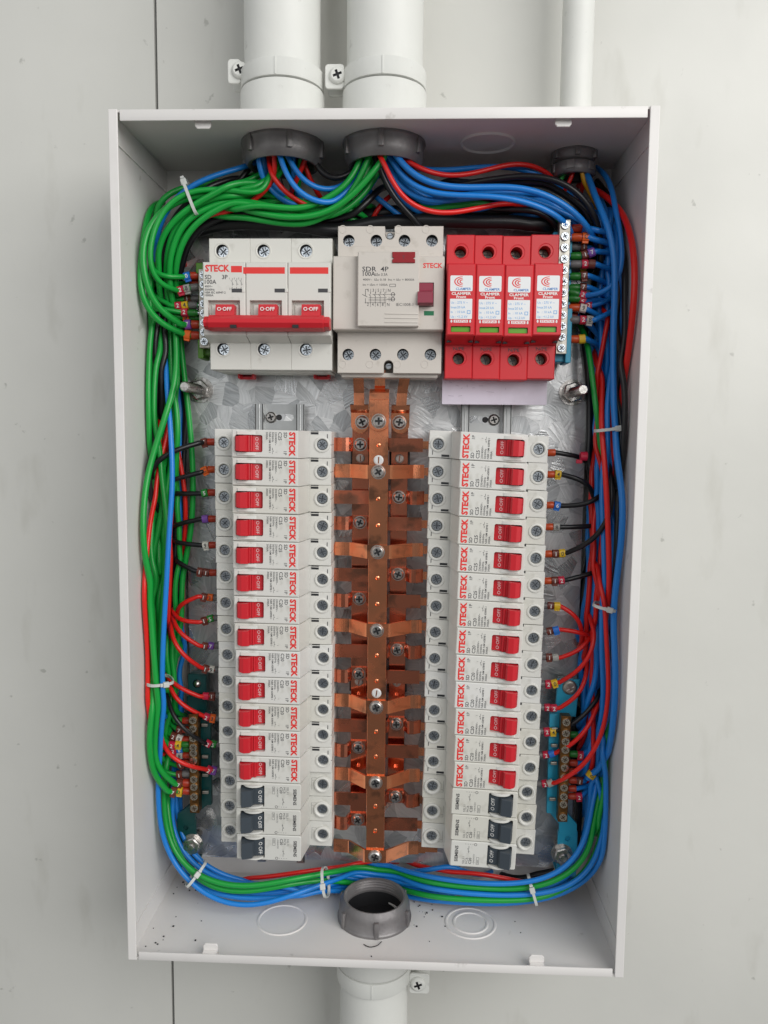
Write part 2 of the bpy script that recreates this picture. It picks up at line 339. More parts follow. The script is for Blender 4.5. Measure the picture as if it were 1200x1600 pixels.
for sz in (1, -1):
    mb = MB()
    holes = [circle(c[0], c[1], c[2] - 3, 32) for c in HOLES_T] if sz > 0 else [circle(-5.6, 50, 22, 32)]
    rect = [(-BW + 1.3, -1.8), (BW - 1.3, -1.8), (BW - 1.3, BD - 1.3), (-BW + 1.3, BD - 1.3)]
    a, b = (BT - 1.2, BT) if sz > 0 else (-BT, -BT + 1.2)
    mb.prism(rect, a, b, PAINT, holes=holes, ax='z', bottom=False)
    # second face with the same holes
    flat = [p for L in [rect] + holes for p in L]; wv = a
    mb.add([AX['z'](p[0], p[1], wv) for p in flat], [tuple(t) for t in tessellate_polygon([[Vector((p[0], p[1], 0)) for p in L] for L in [rect] + holes])], PAINT)
    lw = 6.4 if sz > 0 else 5.4
    mb.box(-BW + 7.0, BW - 7.0, sz * BT, sz * (BT - lw), BD - 1.25, BD + .1, PAINT, .4)
    epart(mb, 'top_panel' if sz > 0 else 'bottom_panel')
def onplane(px, py, zt):
    """the point at height zt seen at photo pixel (px, py) -> (x, h)"""
    d = RM @ Vector(((px - 600) / FOC, (800 - py) / FOC, -1)); t = (zt - CZ) / d[1]
    return CX + d[0] * t, CH + d[2] * t
for px, py, sz, n in ((762, 223, 1, 1), (441, 1437, -1, 1), (735, 1442, -1, 2)):
    c = onplane(px, py, sz * (BT - 1.2)); z0 = sz * (BT - 1.2); mb = MB()
    for r in ((17.2,) if n == 1 else (17.5, 12)):
        mb.lathe(c, [(r - 1.5, z0 + sz * .1), (r - .9, z0 - sz * (1.2 if sz > 0 else .55)), (r + .1, z0 - sz * (1.3 if sz > 0 else .6)), (r + .9, z0 + sz * .1)], PAINT, ax='z', seg=48)
    epart(mb, 'knockout')
for px, py, sz in ((316, 192, 1), (881, 189, 1), (328, 1484, -1), (839, 1500, -1)):
    x, _ = at(px, py, 100); mb = MB(); z0 = sz * (BT - (6.4 if sz > 0 else 5.4) + (1.5 if sz > 0 else 0))
    pl = [(x - 4.8, z0), (x + 4.8, z0)] + [(x + 4.8, z0 - sz * 3.2), (x + 3.6, z0 - sz * 4.6), (x - 3.4, z0 - sz * 4.6), (x - 4.8, z0 - sz * 3.0)]
    mb.prism(pl, BD - 5.4, BD - 4.2, PAINT, cham=.3)
    mb.box(x - 4.6, x + 4.6, z0, z0 + sz * 3.6, BD - 5.3, BD - 1.4, PAINT)
    epart(mb, 'latch_tab')
# little rivet at the back of the right hand side
# ------------------------------------------------------------------ mounting plate, its bolts and rails
PH = 21.0
plate = thing('mounting_plate', 'galvanised steel back plate with frosty zinc spangle carrying all the devices', 'mounting plate', (0, -239, 3))
mb = MB()
mb.prism(rrect(-141, 142, -239, 223, 2.5), PH - 1.5, PH, GALV, cham=.3)
mb.box(-139, 140, -240.4, -239, 8, PH - .4, GALV); mb.box(-139, 140, 223, 224.2, 8, PH - .4, GALV)
mb.build('sheet', plate, org=(0, -239, 3), loc=(0, 0, 0))
for px, py, ht, bl in ((302, 607, 60, 1), (897, 612, 57, 1), (298, 1324, 33, 0), (880, 1340, 33, 0)):
    x, z = at(px, py, 26 if bl else 42)
    if bl: x, z = {302: at(312, 609, 24), 897: at(895, 613, 24)}[px]
    mb = MB(); zb = PH if bl else 36.0; ht = ht if bl else 43
    mb.prism(circle(x, z, 7.3 if bl else 6.7, 6, .3), zb + 1.2, zb + 6.0, STEEL, cham=.7)
    mb.lathe((x, z), [(0, zb + 1.2), (9 if bl else 7.6, zb + 1.2), (9 if bl else 7.6, zb + .02)], STEEL, seg=28)
    o = mb.build('nut', plate, org=(0, -239, 3), loc=(0, 0, 0))
    mb = MB(); sr = 3.5 if bl else 3.1; pr = [(sr, 4)]
    h = 6.0
    while h < ht: pr += [(sr, h), (sr - .3, h + .5)]; h += 1.0
    pr += [(sr - .1, ht), (sr - .8, ht + .8), (0, ht + .8)]
    mb.lathe((x, z), pr, STEEL, seg=20); mb.build('stud', plate, org=(0, -239, 3), loc=(0, 0, 0))
def rail(x0, x1, z0, z1, vertical, label, scr=None, slot=None):
    t = thing('din_rail', label, 'mounting rail', ((x0 + x1) / 2, z0, PH)); mb = MB()
    if vertical: prof = [(x0, 28.5), (x0, 29.5), (x0 + 6, 29.5), (x0 + 6, 23), (x1 - 6, 23), (x1 - 6, 29.5), (x1, 29.5), (x1, 28.5), (x1 - 5, 28.5), (x1 - 5, 21.6), (x0 + 5, 21.6), (x0 + 5, 28.5)]
    else: prof = [(z0, 28.5), (z0, 29.5), (z0 + 6, 29.5), (z0 + 6, 23), (z1 - 6, 23), (z1 - 6, 29.5), (z1, 29.5), (z1, 28.5), (z1 - 5, 28.5), (z1 - 5, 21.6), (z0 + 5, 21.6), (z0 + 5, 28.5)]
    if vertical: mb.prism(prof, z0, z1, RAIL, ax='z')
    else: mb.prism(prof, x0, x1, RAIL, ax='x')
    if vertical:
        for q in (x0 + .2, x0 + 5.2, x1 - 5.9, x1 - .9): mb.box(q, q + .7, z0 + 1, z1 - .2, 29.3, 29.62, RAIL_SHADE)
        for q in (x0 + 2.6, x1 - 3.6): mb.box(q, q + 1.0, z0 + 1, z1, 29.3, 30.0, RAIL, .25)
    org = ((x0 + x1) / 2, z0, PH)
    if slot:
        mb.prism(rrect(slot[0], slot[1], slot[2] - 2.4, slot[2] + 2.4, 2.2), 23.0, 23.08, GALV); mb.prism(circle(slot[3], slot[2], 2.1, 16), 23.05, 23.16, DARK)
    mb.build('rail', t, org=org, loc=(0, 0, 0))
    if scr:
        mb = MB(); screw_head(mb, scr[0], scr[1], 23.1, 4.0, STEEL, .3, 2.2); mb.build('screw', t, org=org, loc=(0, 0, 0))
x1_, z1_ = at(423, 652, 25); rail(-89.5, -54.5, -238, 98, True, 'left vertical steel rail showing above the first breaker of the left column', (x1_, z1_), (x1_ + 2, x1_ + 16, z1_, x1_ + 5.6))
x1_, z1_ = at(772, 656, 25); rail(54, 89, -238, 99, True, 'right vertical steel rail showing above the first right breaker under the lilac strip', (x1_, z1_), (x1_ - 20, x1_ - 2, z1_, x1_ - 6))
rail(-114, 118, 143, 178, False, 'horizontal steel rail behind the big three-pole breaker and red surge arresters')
# ------------------------------------------------------------------ single-pole breakers
BB = 24.0                                # where a breaker's back sits
SLOT = mat('screw_slot', (.13, .14, .155), .4, .8)
def tscrew(name, r=3.3, mt=ZINC, depthm=SLOT):
    mb = MB()
    hole = cross(0, 0, r * .7, r * .13, 0)
    mb.lathe((0, 0), [(r, -2), (r, 0), (r * .92, .35)], mt, seg=20)
    mb.prism(circle(0, 0, r * .92, 20), -.9, .35, mt, holes=[hole], wallm=mt, bottom=False); mb.cap(hole, -.9, depthm)
    for k in range(4):
        a = PI / 4 + k * PI / 2
        mb.line(r * .35 * math.cos(a), r * .35 * math.sin(a), r * .85 * math.cos(a), r * .85 * math.sin(a), .40, r * .13, depthm)
    o = mb.build(name); C.objects.unlink(o); return o.data
TS = tscrew('terminal_screw'); TSD = tscrew('terminal_screw', 3.4, mat('dark_screw', (.18, .15, .12), .3, 1)); TSB = tscrew('terminal_screw', 2.55, BRASSH, mat('bronze_slot', (.05, .03, .015), .5)); TSN = tscrew('terminal_screw', 2.6, ZINC, mat('deep_slot', (.03, .035, .045), .5))
def put(name, data, parent, x, z, h, rot):
    o = bpy.data.objects.new(name, data); C.objects.link(o); o.parent = parent
    o.location = (x * .001, -h * .001, z * .001); o.rotation_euler.y = rot; return o
def symbol(mb, x, z, h, k=1.0, mt=INK, rot=0):
    L = [(-2.2, 0, -.8, 0), (-.8, 0, .5, .8), (.6, 0, 2.2, 0), (.5, .8, .2, -.1), (-1.2, .5, -1.2, -.5)]
    for a, b, c, d in L: mb.line(x + a * k, z + b * k, x + c * k, z + d * k, h, .22 * k, mt)
PINKW = mat('toggle_ink', (.75, .5, .5), .5)
def lift(mb):
    out = []
    for x, z, h in mb.V:
        k = min(1, max(0, (h + BB - 66) / 3)); out.append((x, z * (1 - .03 * k), h + 4.6 * k))
    mb.V = out
def make_steck(rating):
    t = thing('circuit_breaker', '', 'circuit breaker', (0, 0, BB)); W = 8.78
    mb = MB(); o = BB
    mb.box(-W, W, -38, 38, 26 - o, 50 - o, WHITE, .4)
    for s in (1, -1):
        z0, z1 = (23.0, 38.5) if s > 0 else (-38.5, -23.0)
        hole = circle(0, s * 32.5, 3.6, 20)
        mb.prism(rrect(-W, W, z0, z1, .5), 48 - o, 65 - o, WHITE, holes=[hole], cham=.35, wallm=WHITE, floor=56 - o)
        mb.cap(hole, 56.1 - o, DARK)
        mb.lathe((0, s * 32.5), [(5.3, 65 - o), (5.0, 65.7 - o), (4.2, 65.9 - o), (3.62, 65.3 - o), (3.62, 62 - o)], COLLAR, seg=28)
        mb.box(-.12, .12, s * 37.9, s * 38.6, 50 - o, 65.05 - o, INK)
    mb.box(-W, W, -23.3, 23.3, 49 - o, 68 - o, WHITE, .3)
    # nose: plate round the toggle, flat front, sloping end
    mb.prism([(-W + .05, -23.4), (W - .05, -23.4), (W - .05, 20.2), (-W + .05, 20.2)], 67.5 - o, 79 - o, WHITE, cham=.55,
             holes=[rrect(-5.45, 5.45, -21.3, -3.2, 1.2)], floor=70 - o, wallm=WHITE)
    mb.prism([(20.15, 67.5 - o), (20.15, 78.6 - o), (24.0, 66 - o), (23, 65 - o)], -W + .1, W - .1, WHITE, ax='x', cham=.3)
    mb.box(-W + .5, W - .5, -21.5, -2.8, 68 - o, 70.2 - o, DRED)
    # raised white cheeks beside the toggle
    for s in (-1, 1):
        mb.prism([(-20.5, 78.9 - o), (-19.5, 79.9 - o), (-9, 79.9 - o), (-7.6, 78.9 - o)], s * 6.5 - .95, s * 6.5 + .95, COLLAR, ax='x')
    # moulded clips and recesses
    mb.box(-W - .15, -W + 2.2, 25.0, 30.0, 60 - o, 65.12 - o, BLACKP); mb.box(-W + .3, -W + .75, 24.6, 30.2, 60 - o, 65.3 - o, WHITE)
    mb.box(W - 1.2, W + .1, -25.6, -24.2, 60 - o, 65.12 - o, BLACKP)
    mb.box(-6.9, -4.2, 35.6, 36.1, 63 - o, 65.1 - o, INK)
    h = 79.06 - o
    mb.text('STECK', 0, 14.4, h, 3.75, REDINK, width=15.5, align='c', bold=.05)
    mb.text('SD', -7.5, 10.7, h, 2.15, INK, bold=.015); mb.text('1P', 4.5, 10.7, h, 2.0, INK, bold=.01)
    mb.text(rating, -7.5, 7.2, h, 2.2, INK, bold=.015)
    for i, s in enumerate(('230/400V~', '50/60Hz', 'NBR NM 60898', '3000A')):
        mb.text(s, -7.5, 4.9 - i * 1.95, h, 1.3, INK, bold=.012)
    symbol(mb, 4.3, 3.4, h, .9); mb.text('2', 5.0, 1.2, h, 1.1, INK); mb.text('1', 5.0, 5.3, h, 1.1, INK)
    lift(mb); mb.build('housing', t)
    mb = MB(); prof = [(-3.5, 70.3 - o), (-3.5, 75.6 - o), (-9.6, 77.6 - o), (-10.0, 79.2 - o), (-10.8, 79.8 - o), (-11.4, 79.0 - o), (-12.2, 79.4 - o), (-12.7, 82.4 - o), (-13.6, 83.6 - o), (-17.0, 84.2 - o), (-19.6, 83.4 - o), (-20.9, 81.0 - o), (-20.9, 70.3 - o)]
    mb.prism(prof, -5.1, 5.1, RED, ax='x'); mb.V = [(x * (.88 if (z < -19 and abs(x) > 4) else .96 if h > 83 - o else 1), z, h) for x, z, h in mb.V]
    mb.xf = lambda x, z, h: (x, z, h + (76.75 - o) + (-6.6 - z) * .33)
    mb.text('O·OFF', 0, -8.2, .35, 2.0, PINKW, width=8.2, align='c', bold=.005)
    lift(mb); mb.build('toggle', t)
    for s in (1, -1): put('terminal_screw', TS, t, 0, s * 32.5, 63.6 - o, random.random() * 3)
    return t
def make_siemens():
    t = thing('circuit_breaker', '', 'circuit breaker', (0, 0, BB)); W = 8.78; mb = MB(); o = BB
    mb.box(-W, W, -37, 37, 26 - o, 50 - o, WHITE2, .4)
    for s in (1, -1):
        z0, z1 = (21.5, 38.5) if s > 0 else (-38.5, -21.5); hole = circle(0, s * 32, 3.6, 20)
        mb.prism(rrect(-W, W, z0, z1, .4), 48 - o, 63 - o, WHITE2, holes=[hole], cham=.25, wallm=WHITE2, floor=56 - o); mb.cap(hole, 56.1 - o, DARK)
        mb.lathe((0, s * 32), [(5.7, 63 - o), (5.5, 64.6 - o), (4.6, 64.9 - o), (3.62, 64 - o), (3.62, 61 - o)], COLLAR, seg=28)
        mb.line(-4.2, s * 24.5, 4.0, s * 24.5, 63.05 - o, .15, INK); mb.line(-4.2, s * 24.5, -4.2, s * 28, 63.05 - o, .12, INK); mb.text('2' if s < 0 else '1', -2.6, s * 25.3 - .6, 63.05 - o, 1.2, INK)
    mb.box(-W, W, -23, 22, 49 - o, 68 - o, WHITE2, .3)
    mb.prism(rrect(-W + .05, W - .05, -23.6, 20.6, 1.0), 67.5 - o, 79.4 - o, WHITE2, cham=.5, holes=[rrect(-7.3, 7.3, -20.6, -4.2, .8)], floor=68 - o)
    mb.prism([(20.5, 67.5 - o), (20.5, 79 - o), (23.2, 64 - o), (22, 63 - o)], -W + .1, W - .1, WHITE2, ax='x', cham=.3)
    mb.box(-W + .5, W - .5, -22, -5, 67 - o, 68.2 - o, DARK)
    for s in (-1, 1):   # crescent cheeks
        pr = [(-5.3, 78 - o)] + [(-11.9 + 6.8 * math.cos(a), 77.5 - o + 4.6 * math.sin(a)) for a in [PI * k / 10 for k in range(1, 10)]] + [(-19.4, 78 - o)]
        mb.prism(pr, s * 7.1 - .7, s * 7.1 + .7, COLLAR, ax='x', cham=.25)
    h = 79.46 - o
    mb.text('SIEMENS', 0, 15.6, h, 2.1, INK, width=11, align='c', bold=.03)
    mb.text('5SL11', -6.6, 10.9, h, 1.5, INK); mb.text('MCB', -6.6, 8.7, h, 1.5, INK); mb.text('C20', -6.6, 6.3, h, 1.8, INK, bold=.02)
    mb.text('~240/415V', -6.6, 4.2, h, 1.1, INK)
    for a in ((-6.6, 2.9, -1.8, 2.9), (-6.6, 1.2, -1.8, 1.2), (-6.6, 1.2, -6.6, 2.9), (-1.8, 1.2, -1.8, 2.9)): mb.line(*a[:2], *a[2:], h, .18, INK)
    mb.text('3000', -6.0, 1.6, h, .95, INK)
    symbol(mb, 3.4, 8.4, h, 1.1)
    for i in range(4): mb.line(7.0, 5.5 + i * 1.6, 7.0, 6.2 + i * 1.6, h, .2, INK)
    c = circle(7.0, 4.0, .95, 14); c2 = circle(7.0, 4.0, .7, 14); mb.prism(c, h, h + .02, INK, holes=[c2], bottom=False)
    lift(mb); mb.build('housing', t)
    mb = MB(); prof = [(-4.6, 68 - o), (-4.6, 78.2 - o), (-7.5, 79.8 - o), (-11.0, 80.2 - o), (-12.2, 84.0 - o), (-18.6, 86.0 - o), (-20.0, 82 - o), (-19.8, 68 - o)]
    mb.prism(prof, -5.5, 5.5, SLATE, ax='x', cham=.3)
    mb.xf = lambda x, z, h: (x, z, h + (79.2 - o) + (-6.0 - z) * .42)
    mb.text('O OFF', 0, -8.2, .3, 2.3, INKW, width=8.2, align='c')
    lift(mb); mb.build('toggle', t)
    for s in (1, -1): put('terminal_screw', TS, t, 0, s * 32, 62.6 - o, random.random() * 3)
    return t
protos = {'C25': make_steck('C25'), 'C20': make_steck('C20'), 'S': make_siemens()}
ordn = ['first', 'second', 'third', 'fourth', 'fifth', 'sixth', 'seventh', 'eighth', 'ninth', 'tenth', 'eleventh', 'twelfth', 'thirteenth', 'fourteenth', 'fifteenth', 'sixteenth']
used = set()
def rowz(side, i): return (70.8 if side < 0 else 70.2) - 17.82 * i
for side, cn in ((-1, 'left'), (1, 'right')):
    for i in range(16):
        kind = 'S' if i >= 13 else ('C25' if i < 6 else 'C20')
        if kind == 'S': lb = '%s one of the three grey-toggle breakers at the foot of the %s column' % (['topmost', 'middle', 'bottom'][i - 13], cn)
        elif i == 0: lb = 'topmost red-toggle breaker of the %s column, just below the steel rail end' % cn
        elif i == 12: lb = 'lowest red-toggle breaker of the %s column' % cn
        else: lb = 'white %s breaker with red toggle, %s from the top of the %s column' % (kind, ordn[i], cn)
        cx = (-70.2 if side < 0 else 70.3) + random.uniform(-.25, .25) + (.8 if kind == 'S' and side < 0 else 0) - (.7 if kind == 'S' and side > 0 else 0)
        if side < 0 and 8 <= i < 13: cx += .7
        tilt = (math.radians(.7) if side < 0 else math.radians(2.3)) + random.uniform(-.004, .004)
        ry = (PI / 2 if side < 0 else -PI / 2) + tilt
        p = (cx, rowz(side, i), BB); g = 'single-pole breakers in two columns' if kind != 'S' else 'breakers with slate grey toggles'
        pr = protos[kind]
        if kind in used: dup(pr, p, ry, lb, g)
        else:
            used.add(kind); pr.location = (p[0] * .001, -p[2] * .001, p[1] * .001); pr.rotation_euler.y = ry; pr['label'] = lb; pr['group'] = g
for o in bpy.data.objects:
    if o.name.startswith('terminal_screw'): o.rotation_euler.y = random.random() * 3
# ------------------------------------------------------------------ three-pole main breaker
def make_main():
    X0, X1, Z0, Z1 = -111.8, -32.0, 118.6, 202.0
    org = ((X0 + X1) / 2, Z0, BB)
    t = thing('main_breaker', 'wide white three-pole main breaker with one long red handle bar', 'circuit breaker', org)
    mb = MB(); mb.box(X0, X1, Z0 + .5, Z1, 26, 50, WHITE, .5)
    W3 = (X1 - X0) / 3; xc = [X0 + W3 * (k + .5) for k in range(3)]
    zt = at(348, 393, 60)[1]; zb = at(350, 546, 60)[1]; scr = []
    for k in range(3):
        a, b = X0 + W3 * k, X0 + W3 * (k + 1)
        for z0, z1, zc, cam_ in ((180, Z1, zt, 0), (Z0, 142, zb, 0)):
            xs_ = at((348, 412, 478)[k], 470, 62)[0]; hole = circle(xs_, zc, 4.0, 22); scr.append((xs_, zc))
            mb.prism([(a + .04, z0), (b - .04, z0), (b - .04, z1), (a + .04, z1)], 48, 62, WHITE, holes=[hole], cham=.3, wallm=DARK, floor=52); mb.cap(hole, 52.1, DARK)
            mb.lathe((xs_, zc), [(5.3, 62.02), (4.9, 62.35), (4.02, 62.1), (4.02, 58)], WHITE, seg=28)
        # nose
        zn0, zn1 = 139.0, 184.2
        na, nb = a + .12 - (.6 if k == 0 else 0), b - .12 + (.6 if k == 2 else 0)
        hx0, hx1 = a + 6.4, b - 7.4
        zh0, zh1 = at(360, 516, 70)[1], at(360, 469, 76)[1]
        mb.prism([(na, zn0), (nb, zn0), (nb, zn1), (na, zn1)], 61, 76, WHITE, cham=.6, holes=[[(a + 2.6, zh0), (b - 3.6, zh0), (b - 3.6, zh1), (a + 2.6, zh1)]], floor=71)
        mb.box(a + 2, b - 3, zh0 - .5, zh1 + .5, 64, 71.3, WHITE2)
        mb.box(a + 4.2, b - 5.2, zh0 + .2, zh1 - 2.4, 71, 72.6, WHITE, .3)
        mb.prism([(zn0 + .1, 75.4), (zn0 + .1, 61), (zn0 - 3.5, 61), (zn0 - 3.0, 64)], na + .1, nb - .1, WHITE, ax='x')
        # dark trip window
        wx0, wz0 = at((362, 429, 497)[k], 457, 76); wx1, wz1 = at((378, 445, 512)[k], 451, 76)
        mb.box(wx0, wx1, wz0, wz1, 75, 76.06, INK); mb.box(wx1 + .1, wx1 + 2.0, wz0, wz1, 75, 76.25, WHITE, .2)
        if k: mb.box(at((380, 453)[k - 1], 420, 76)[0], at((445, 513)[k - 1], 420, 76)[0], at(0, 427, 76)[1], at(0, 417, 76)[1], 75.5, 76.07, REDINK)
    h = 76.07
    x, z = at(320.5, 424, 76); mb.text('STECK', x, z, h, 3.9, REDINK, width=15.6, bold=.04)
    x2 = at(361, 424, 76)[0]; x3 = at(378, 424, 76)[0]; mb.box(x2, x3, at(0, 425, 76)[1], at(0, 415, 76)[1], 75.5, h, REDINK)
    for s, px, py, c in (('SD', 320, 436, 2.3), ('3P', 347, 436, 2.3), ('100A', 320, 443.5, 2.3), ('400V~', 320, 449, 1.15), ('50/60Hz', 320, 454, 1.15), ('NBR IEC 60947-2', 320, 458.6, 1.15), ('10000A', 320, 463, 1.15)):
        x, z = at(px, py, 76); mb.text(s, x, z, h, c * 1.12, INK, bold=.014)
    for i in range(3):
        x, z = at(361 + i * 7, 436, 76)
        mb.text(str(1 + 2 * i), x - 1.1, z - .2, h, 1.1, INK); mb.text(str(2 + 2 * i), x - 1.1, z - 6.6, h, 1.1, INK)
        mb.line(x + .8, z + .6, x + .8, z - 1, h, .2, INK); mb.line(x + .8, z - 1.8, x - .2, z - .6, h, .2, INK); mb.line(x + .8, z - 1.8, x + .8, z - 4, h, .25, INK)
        mb.line(x + .8, z - 3, x + 1.8, z - 3.3, h, .2, INK); mb.line(x + .8, z - 4.8, x + .3, z - 6.4, h, .25, INK)
    # lower edge step
    mb.box(X0 + 3, X1 - 1, Z0 - 1.0, Z0 + .6, 30, 56, WHITE2, .6)
    mb.build('housing', t, org=org, loc=(0, 0, 0))
    for xs_, zc in scr: put('terminal_screw', TS, t, xs_ - org[0], zc - org[1], 58.5 - org[2], random.random() * 3).scale = (1.15, 1, 1.15)
    # toggles and the bar that ties them
    hb0 = at(320, 514.5, 86)[1]; hb1 = at(320, 491, 86)[1]; xa = at(317.5, 500, 86)[0]; xb = at(514.5, 500, 86)[0]
    mb = MB(); prof = [(hb0, 74), (hb0 - .2, 82), (hb0 + 1.2, 86), (hb0 + 4, 87.6), (hb1 - 2.6, 86.6), (hb1, 83), (hb1, 74)]
    mb.prism(prof, xa + 3, xb - 3.5, RED, ax='x', cham=.5)
    prof2 = inset(prof, .8); mb.prism(prof2, xa, xa + 3.1, RED, ax='x'); mb.prism(prof2, xb - 3.6, xb, RED, ax='x', cham=.5)
    for px in (365, 462): x, z = at(px, 510, 86); mb.box(x - 1.9, x + 1.9, z - 1.0, z + .9, 80, 87.35, DARK)
    mb.build('handle_bar', t, org=org, loc=(0, 0, 0))
    for k, pc in enumerate((351.5, 418.5, 486)):
        mb = MB(); xcn = at(pc, 483, 79)[0]; ztop = at(pc, 475.5, 79)[1]
        mb.prism([(hb0 + 1, 72), (hb0 + 1, 80), (hb1 - .5, 84), (hb1 + .4, 80.2), (ztop, 79), (ztop, 72)], xcn - 5.9, xcn + 5.9, RED, ax='x', cham=.3)
        x, z = at(pc, 485.5, 80.3); mb.text('O·OFF', xcn, z, 80.75, 2.2, INKW, width=9.2, align='c', bold=.02)
        mb.build('toggle', t, org=org, loc=(0, 0, 0))
    for px in (385, 503):
        mb = MB(); x, z = at(px, 585, 36)
        mb.prism([(x - 5.6, z - 3.2), (x + 5.6, z - 3.2), (x + 5.6, z + 5), (x - 5.6, z + 5)], 30, 34, RED, holes=[[(x - 3.2, z - 1.4), (x + 3.2, z - 1.4), (x + 3.2, z + .4), (x - 3.2, z + .4)]], cham=.4); mb.box(x - 5.6, x - 4, z - 3, z + 4, 33, 38, RED, .4); mb.box(x + 4, x + 5.6, z - 3, z + 4, 33, 38, RED, .4)
        mb.build('rail_clip', t, org=org, loc=(0, 0, 0))
make_main()
# ------------------------------------------------------------------ residual current device
def make_rcd():
    X0, X1, Z0, Z1 = -28.4, 38.9, 117.0, 209.6; org = ((X0 + X1) / 2, Z0, BB); H1, H2, H3 = 62, 72, 77
    t = thing('residual_current_breaker', 'cream four-pole residual current breaker with a maroon toggle and dark red test button', 'circuit breaker', org)
    mb = MB(); mb.box(X0, X1, Z0, Z1, 26, 48, CREAM, .5); scr = []
    nx0, nx1 = at(602, 360, H1)[0], at(616, 360, H1)[0]
    top = [at(x, 376, H1) for x in (545, 588, 632, 675)]; bot = [at(x, 554, H1) for x in (544, 586.5, 629.5, 672.5)]
    for zz0, zz1, row, s in ((181, Z1, top, 1), (Z0, 150, bot, -1)):
        cx_ = (nx0 + nx1) / 2; ze = zz1 if s > 0 else zz0; arc = [(cx_ + 3.1 * math.cos(a), ze - s * 5.2 - s * 3.1 * math.sin(a)) for a in [PI * k / 8 for k in range(9)]]
        if s > 0: poly = [(X0, zz0), (X1, zz0), (X1, ze)] + [(p[0], p[1]) for p in [(cx_ + 3.1, ze)] + arc + [(cx_ - 3.1, ze)]] + [(X0, ze)]
        else: poly = [(X0, ze)] + [(cx_ - 3.1, ze)] + arc[::-1] + [(cx_ + 3.1, ze)] + [(X1, ze), (X1, zz1), (X0, zz1)]
        holes = [circle(p[0], p[1], 3.75, 22) for p in row]; scr += row
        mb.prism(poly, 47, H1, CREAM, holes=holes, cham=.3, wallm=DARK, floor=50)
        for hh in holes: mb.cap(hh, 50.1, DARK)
        for p in row:
            q = (p[0] - 3.9, p[1] + 7.0) if s > 0 else (p[0] - 3.6, p[1] - 6.2)
            mb.lathe(q, [(2.6, H1 + .01), (2.5, H1 + .18), (2.1, H1 + .18), (2.0, H1 + .01)], CREAM, seg=24)
    mb.box(X0 - 1.6, X1 + .6, 143.3, 188.8, 47, H2 - 6, CREAM, .4)
    tx0, tx1 = at(657.5, 0, H2)[0], at(685, 0, H2)[0]; tz0, tz1 = at(0, 477, H2)[1], at(0, 440, H2)[1]
    mb.prism(rrect(X0 - 2.1, X1 + .7, 143.3, 188.8, .5), H2 - 6.2, H2, CREAM, cham=.6, holes=[[(tx0, tz0), (tx1, tz0), (tx1, tz1), (tx0, tz1)]], floor=H2 - 5)
    mb.box(tx0 - 1, tx1 + 1, tz0 - 1, tz1 + 1, 60, H2 - 4.9, MAROON)
    px0, pz1 = at(559, 393, H3); px1, pz0 = at(654, 510, H3)
    mb.prism(rrect(px0, px1, pz0, pz1, .5), H2 - .2, H3, CREAM, cham=.5)
    g0 = at(606, 0, H3)[0]; z_a, z_b = at(0, 488, H3)[1], at(0, 501, H3)[1]
    for zz in (z_a, (z_a + z_b) / 2, z_b): mb.box(g0, px1 - .4, zz - .35, zz + .35, H3 - .2, H3 + .35, CREAM, .15)
    h = H3 + .06
    for s, px, py, c, wd, b in (('SDR  4P', 566, 424, 2.9, 16.4, .01), ('100A', 567, 431, 2.6, 7.8, .01), ('I∆n 0.3A', 586.5, 431, 1.7, 7.6, .0), ('400V~  I∆c 0.18  Inc = I∆c = 8000A', 567, 438.5, 1.35, 32, .0), ('Im = I∆m = 1000A', 567, 446.5, 1.35, 15.5, .0), ('IEC1008-1', 619, 478, 1.8, 10.6, .0), ('1 | 3 | 5 | 7 | N', 575, 456, 1.9, 14, .0), ('2 | 4 | 6 | 8 | N', 573.5, 478, 1.9, 14, .0)):
        x, z = at(px, py, H3); mb.text(s, x, z, h, c, INK, width=wd, bold=b)
    def ln(a, b, c, d, wd=.28): mb.line(*at(a, b, H3), *at(c, d, H3), h, wd, INK)
    ln(571, 452, 571, 462); ln(571, 452, 575, 452); ln(575, 452, 575, 455); ln(566, 460, 574, 464); ln(571, 466, 571, 474)
    for px in (579, 586.5, 594, 601.5): ln(px, 456, px, 460); ln(px - 2.5, 460, px + .5, 463); ln(px, 463, px, 474, .22)
    for py in (465, 467.5, 470): ln(576, py, 604, py, .2)
    ln(570, 473, 603, 473, .25); ln(582, 460, 618, 460, .2); ln(604, 467.5, 612, 467.5, .3)
    for a in ((608, 464, 608, 471), (611, 464, 611, 471), (609, 448, 618, 448), (609, 444, 618, 444), (609, 444, 609, 448), (618, 444, 618, 448)): ln(*a, .25)
    for px, py in ((614, 460), (614, 467.5)):
        c = at(px, py, H3); mb.prism(circle(*c, 1.3, 14), h, h + .01, INK, holes=[circle(*c, .95, 14)], bottom=False); mb.line(c[0] - 1.3, c[1], c[0] + 1.3, c[1], h, .3, INK)
    x, z = at(661, 418.5, H2); mb.text('STECK', x, z, H2 + .06, 2.9, REDINK, width=12.2, bold=.03)
    gx0, gz0 = at(662.5, 493, H2); gx1, gz1 = at(678, 486, H2); mb.box(gx0, gx1, gz0, gz1, H2 - 1, H2 + .08, GREEND)
    mb.box(X0 + 2, X1 - 2, Z0 - 2.4, Z0 + .6, 32, 57, CREAM, .6)
    mb.build('housing', t, org=org, loc=(0, 0, 0))
    mb = MB(); a0, b1 = at(613, 393.5, H3 + .8); a1, b0 = at(648.5, 410.5, H3 + .8)
    poly = [(a0, b0), (a1, b0), (a1, b0 + 2), (a1 - .9, b0 + 2.4), (a1 - .9, b0 + 3), (a1, b0 + 3.4), (a1, b1), (a0, b1), (a0, b0 + 3.4), (a0 + .9, b0 + 3), (a0 + .9, b0 + 2.4), (a0, b0 + 2)]
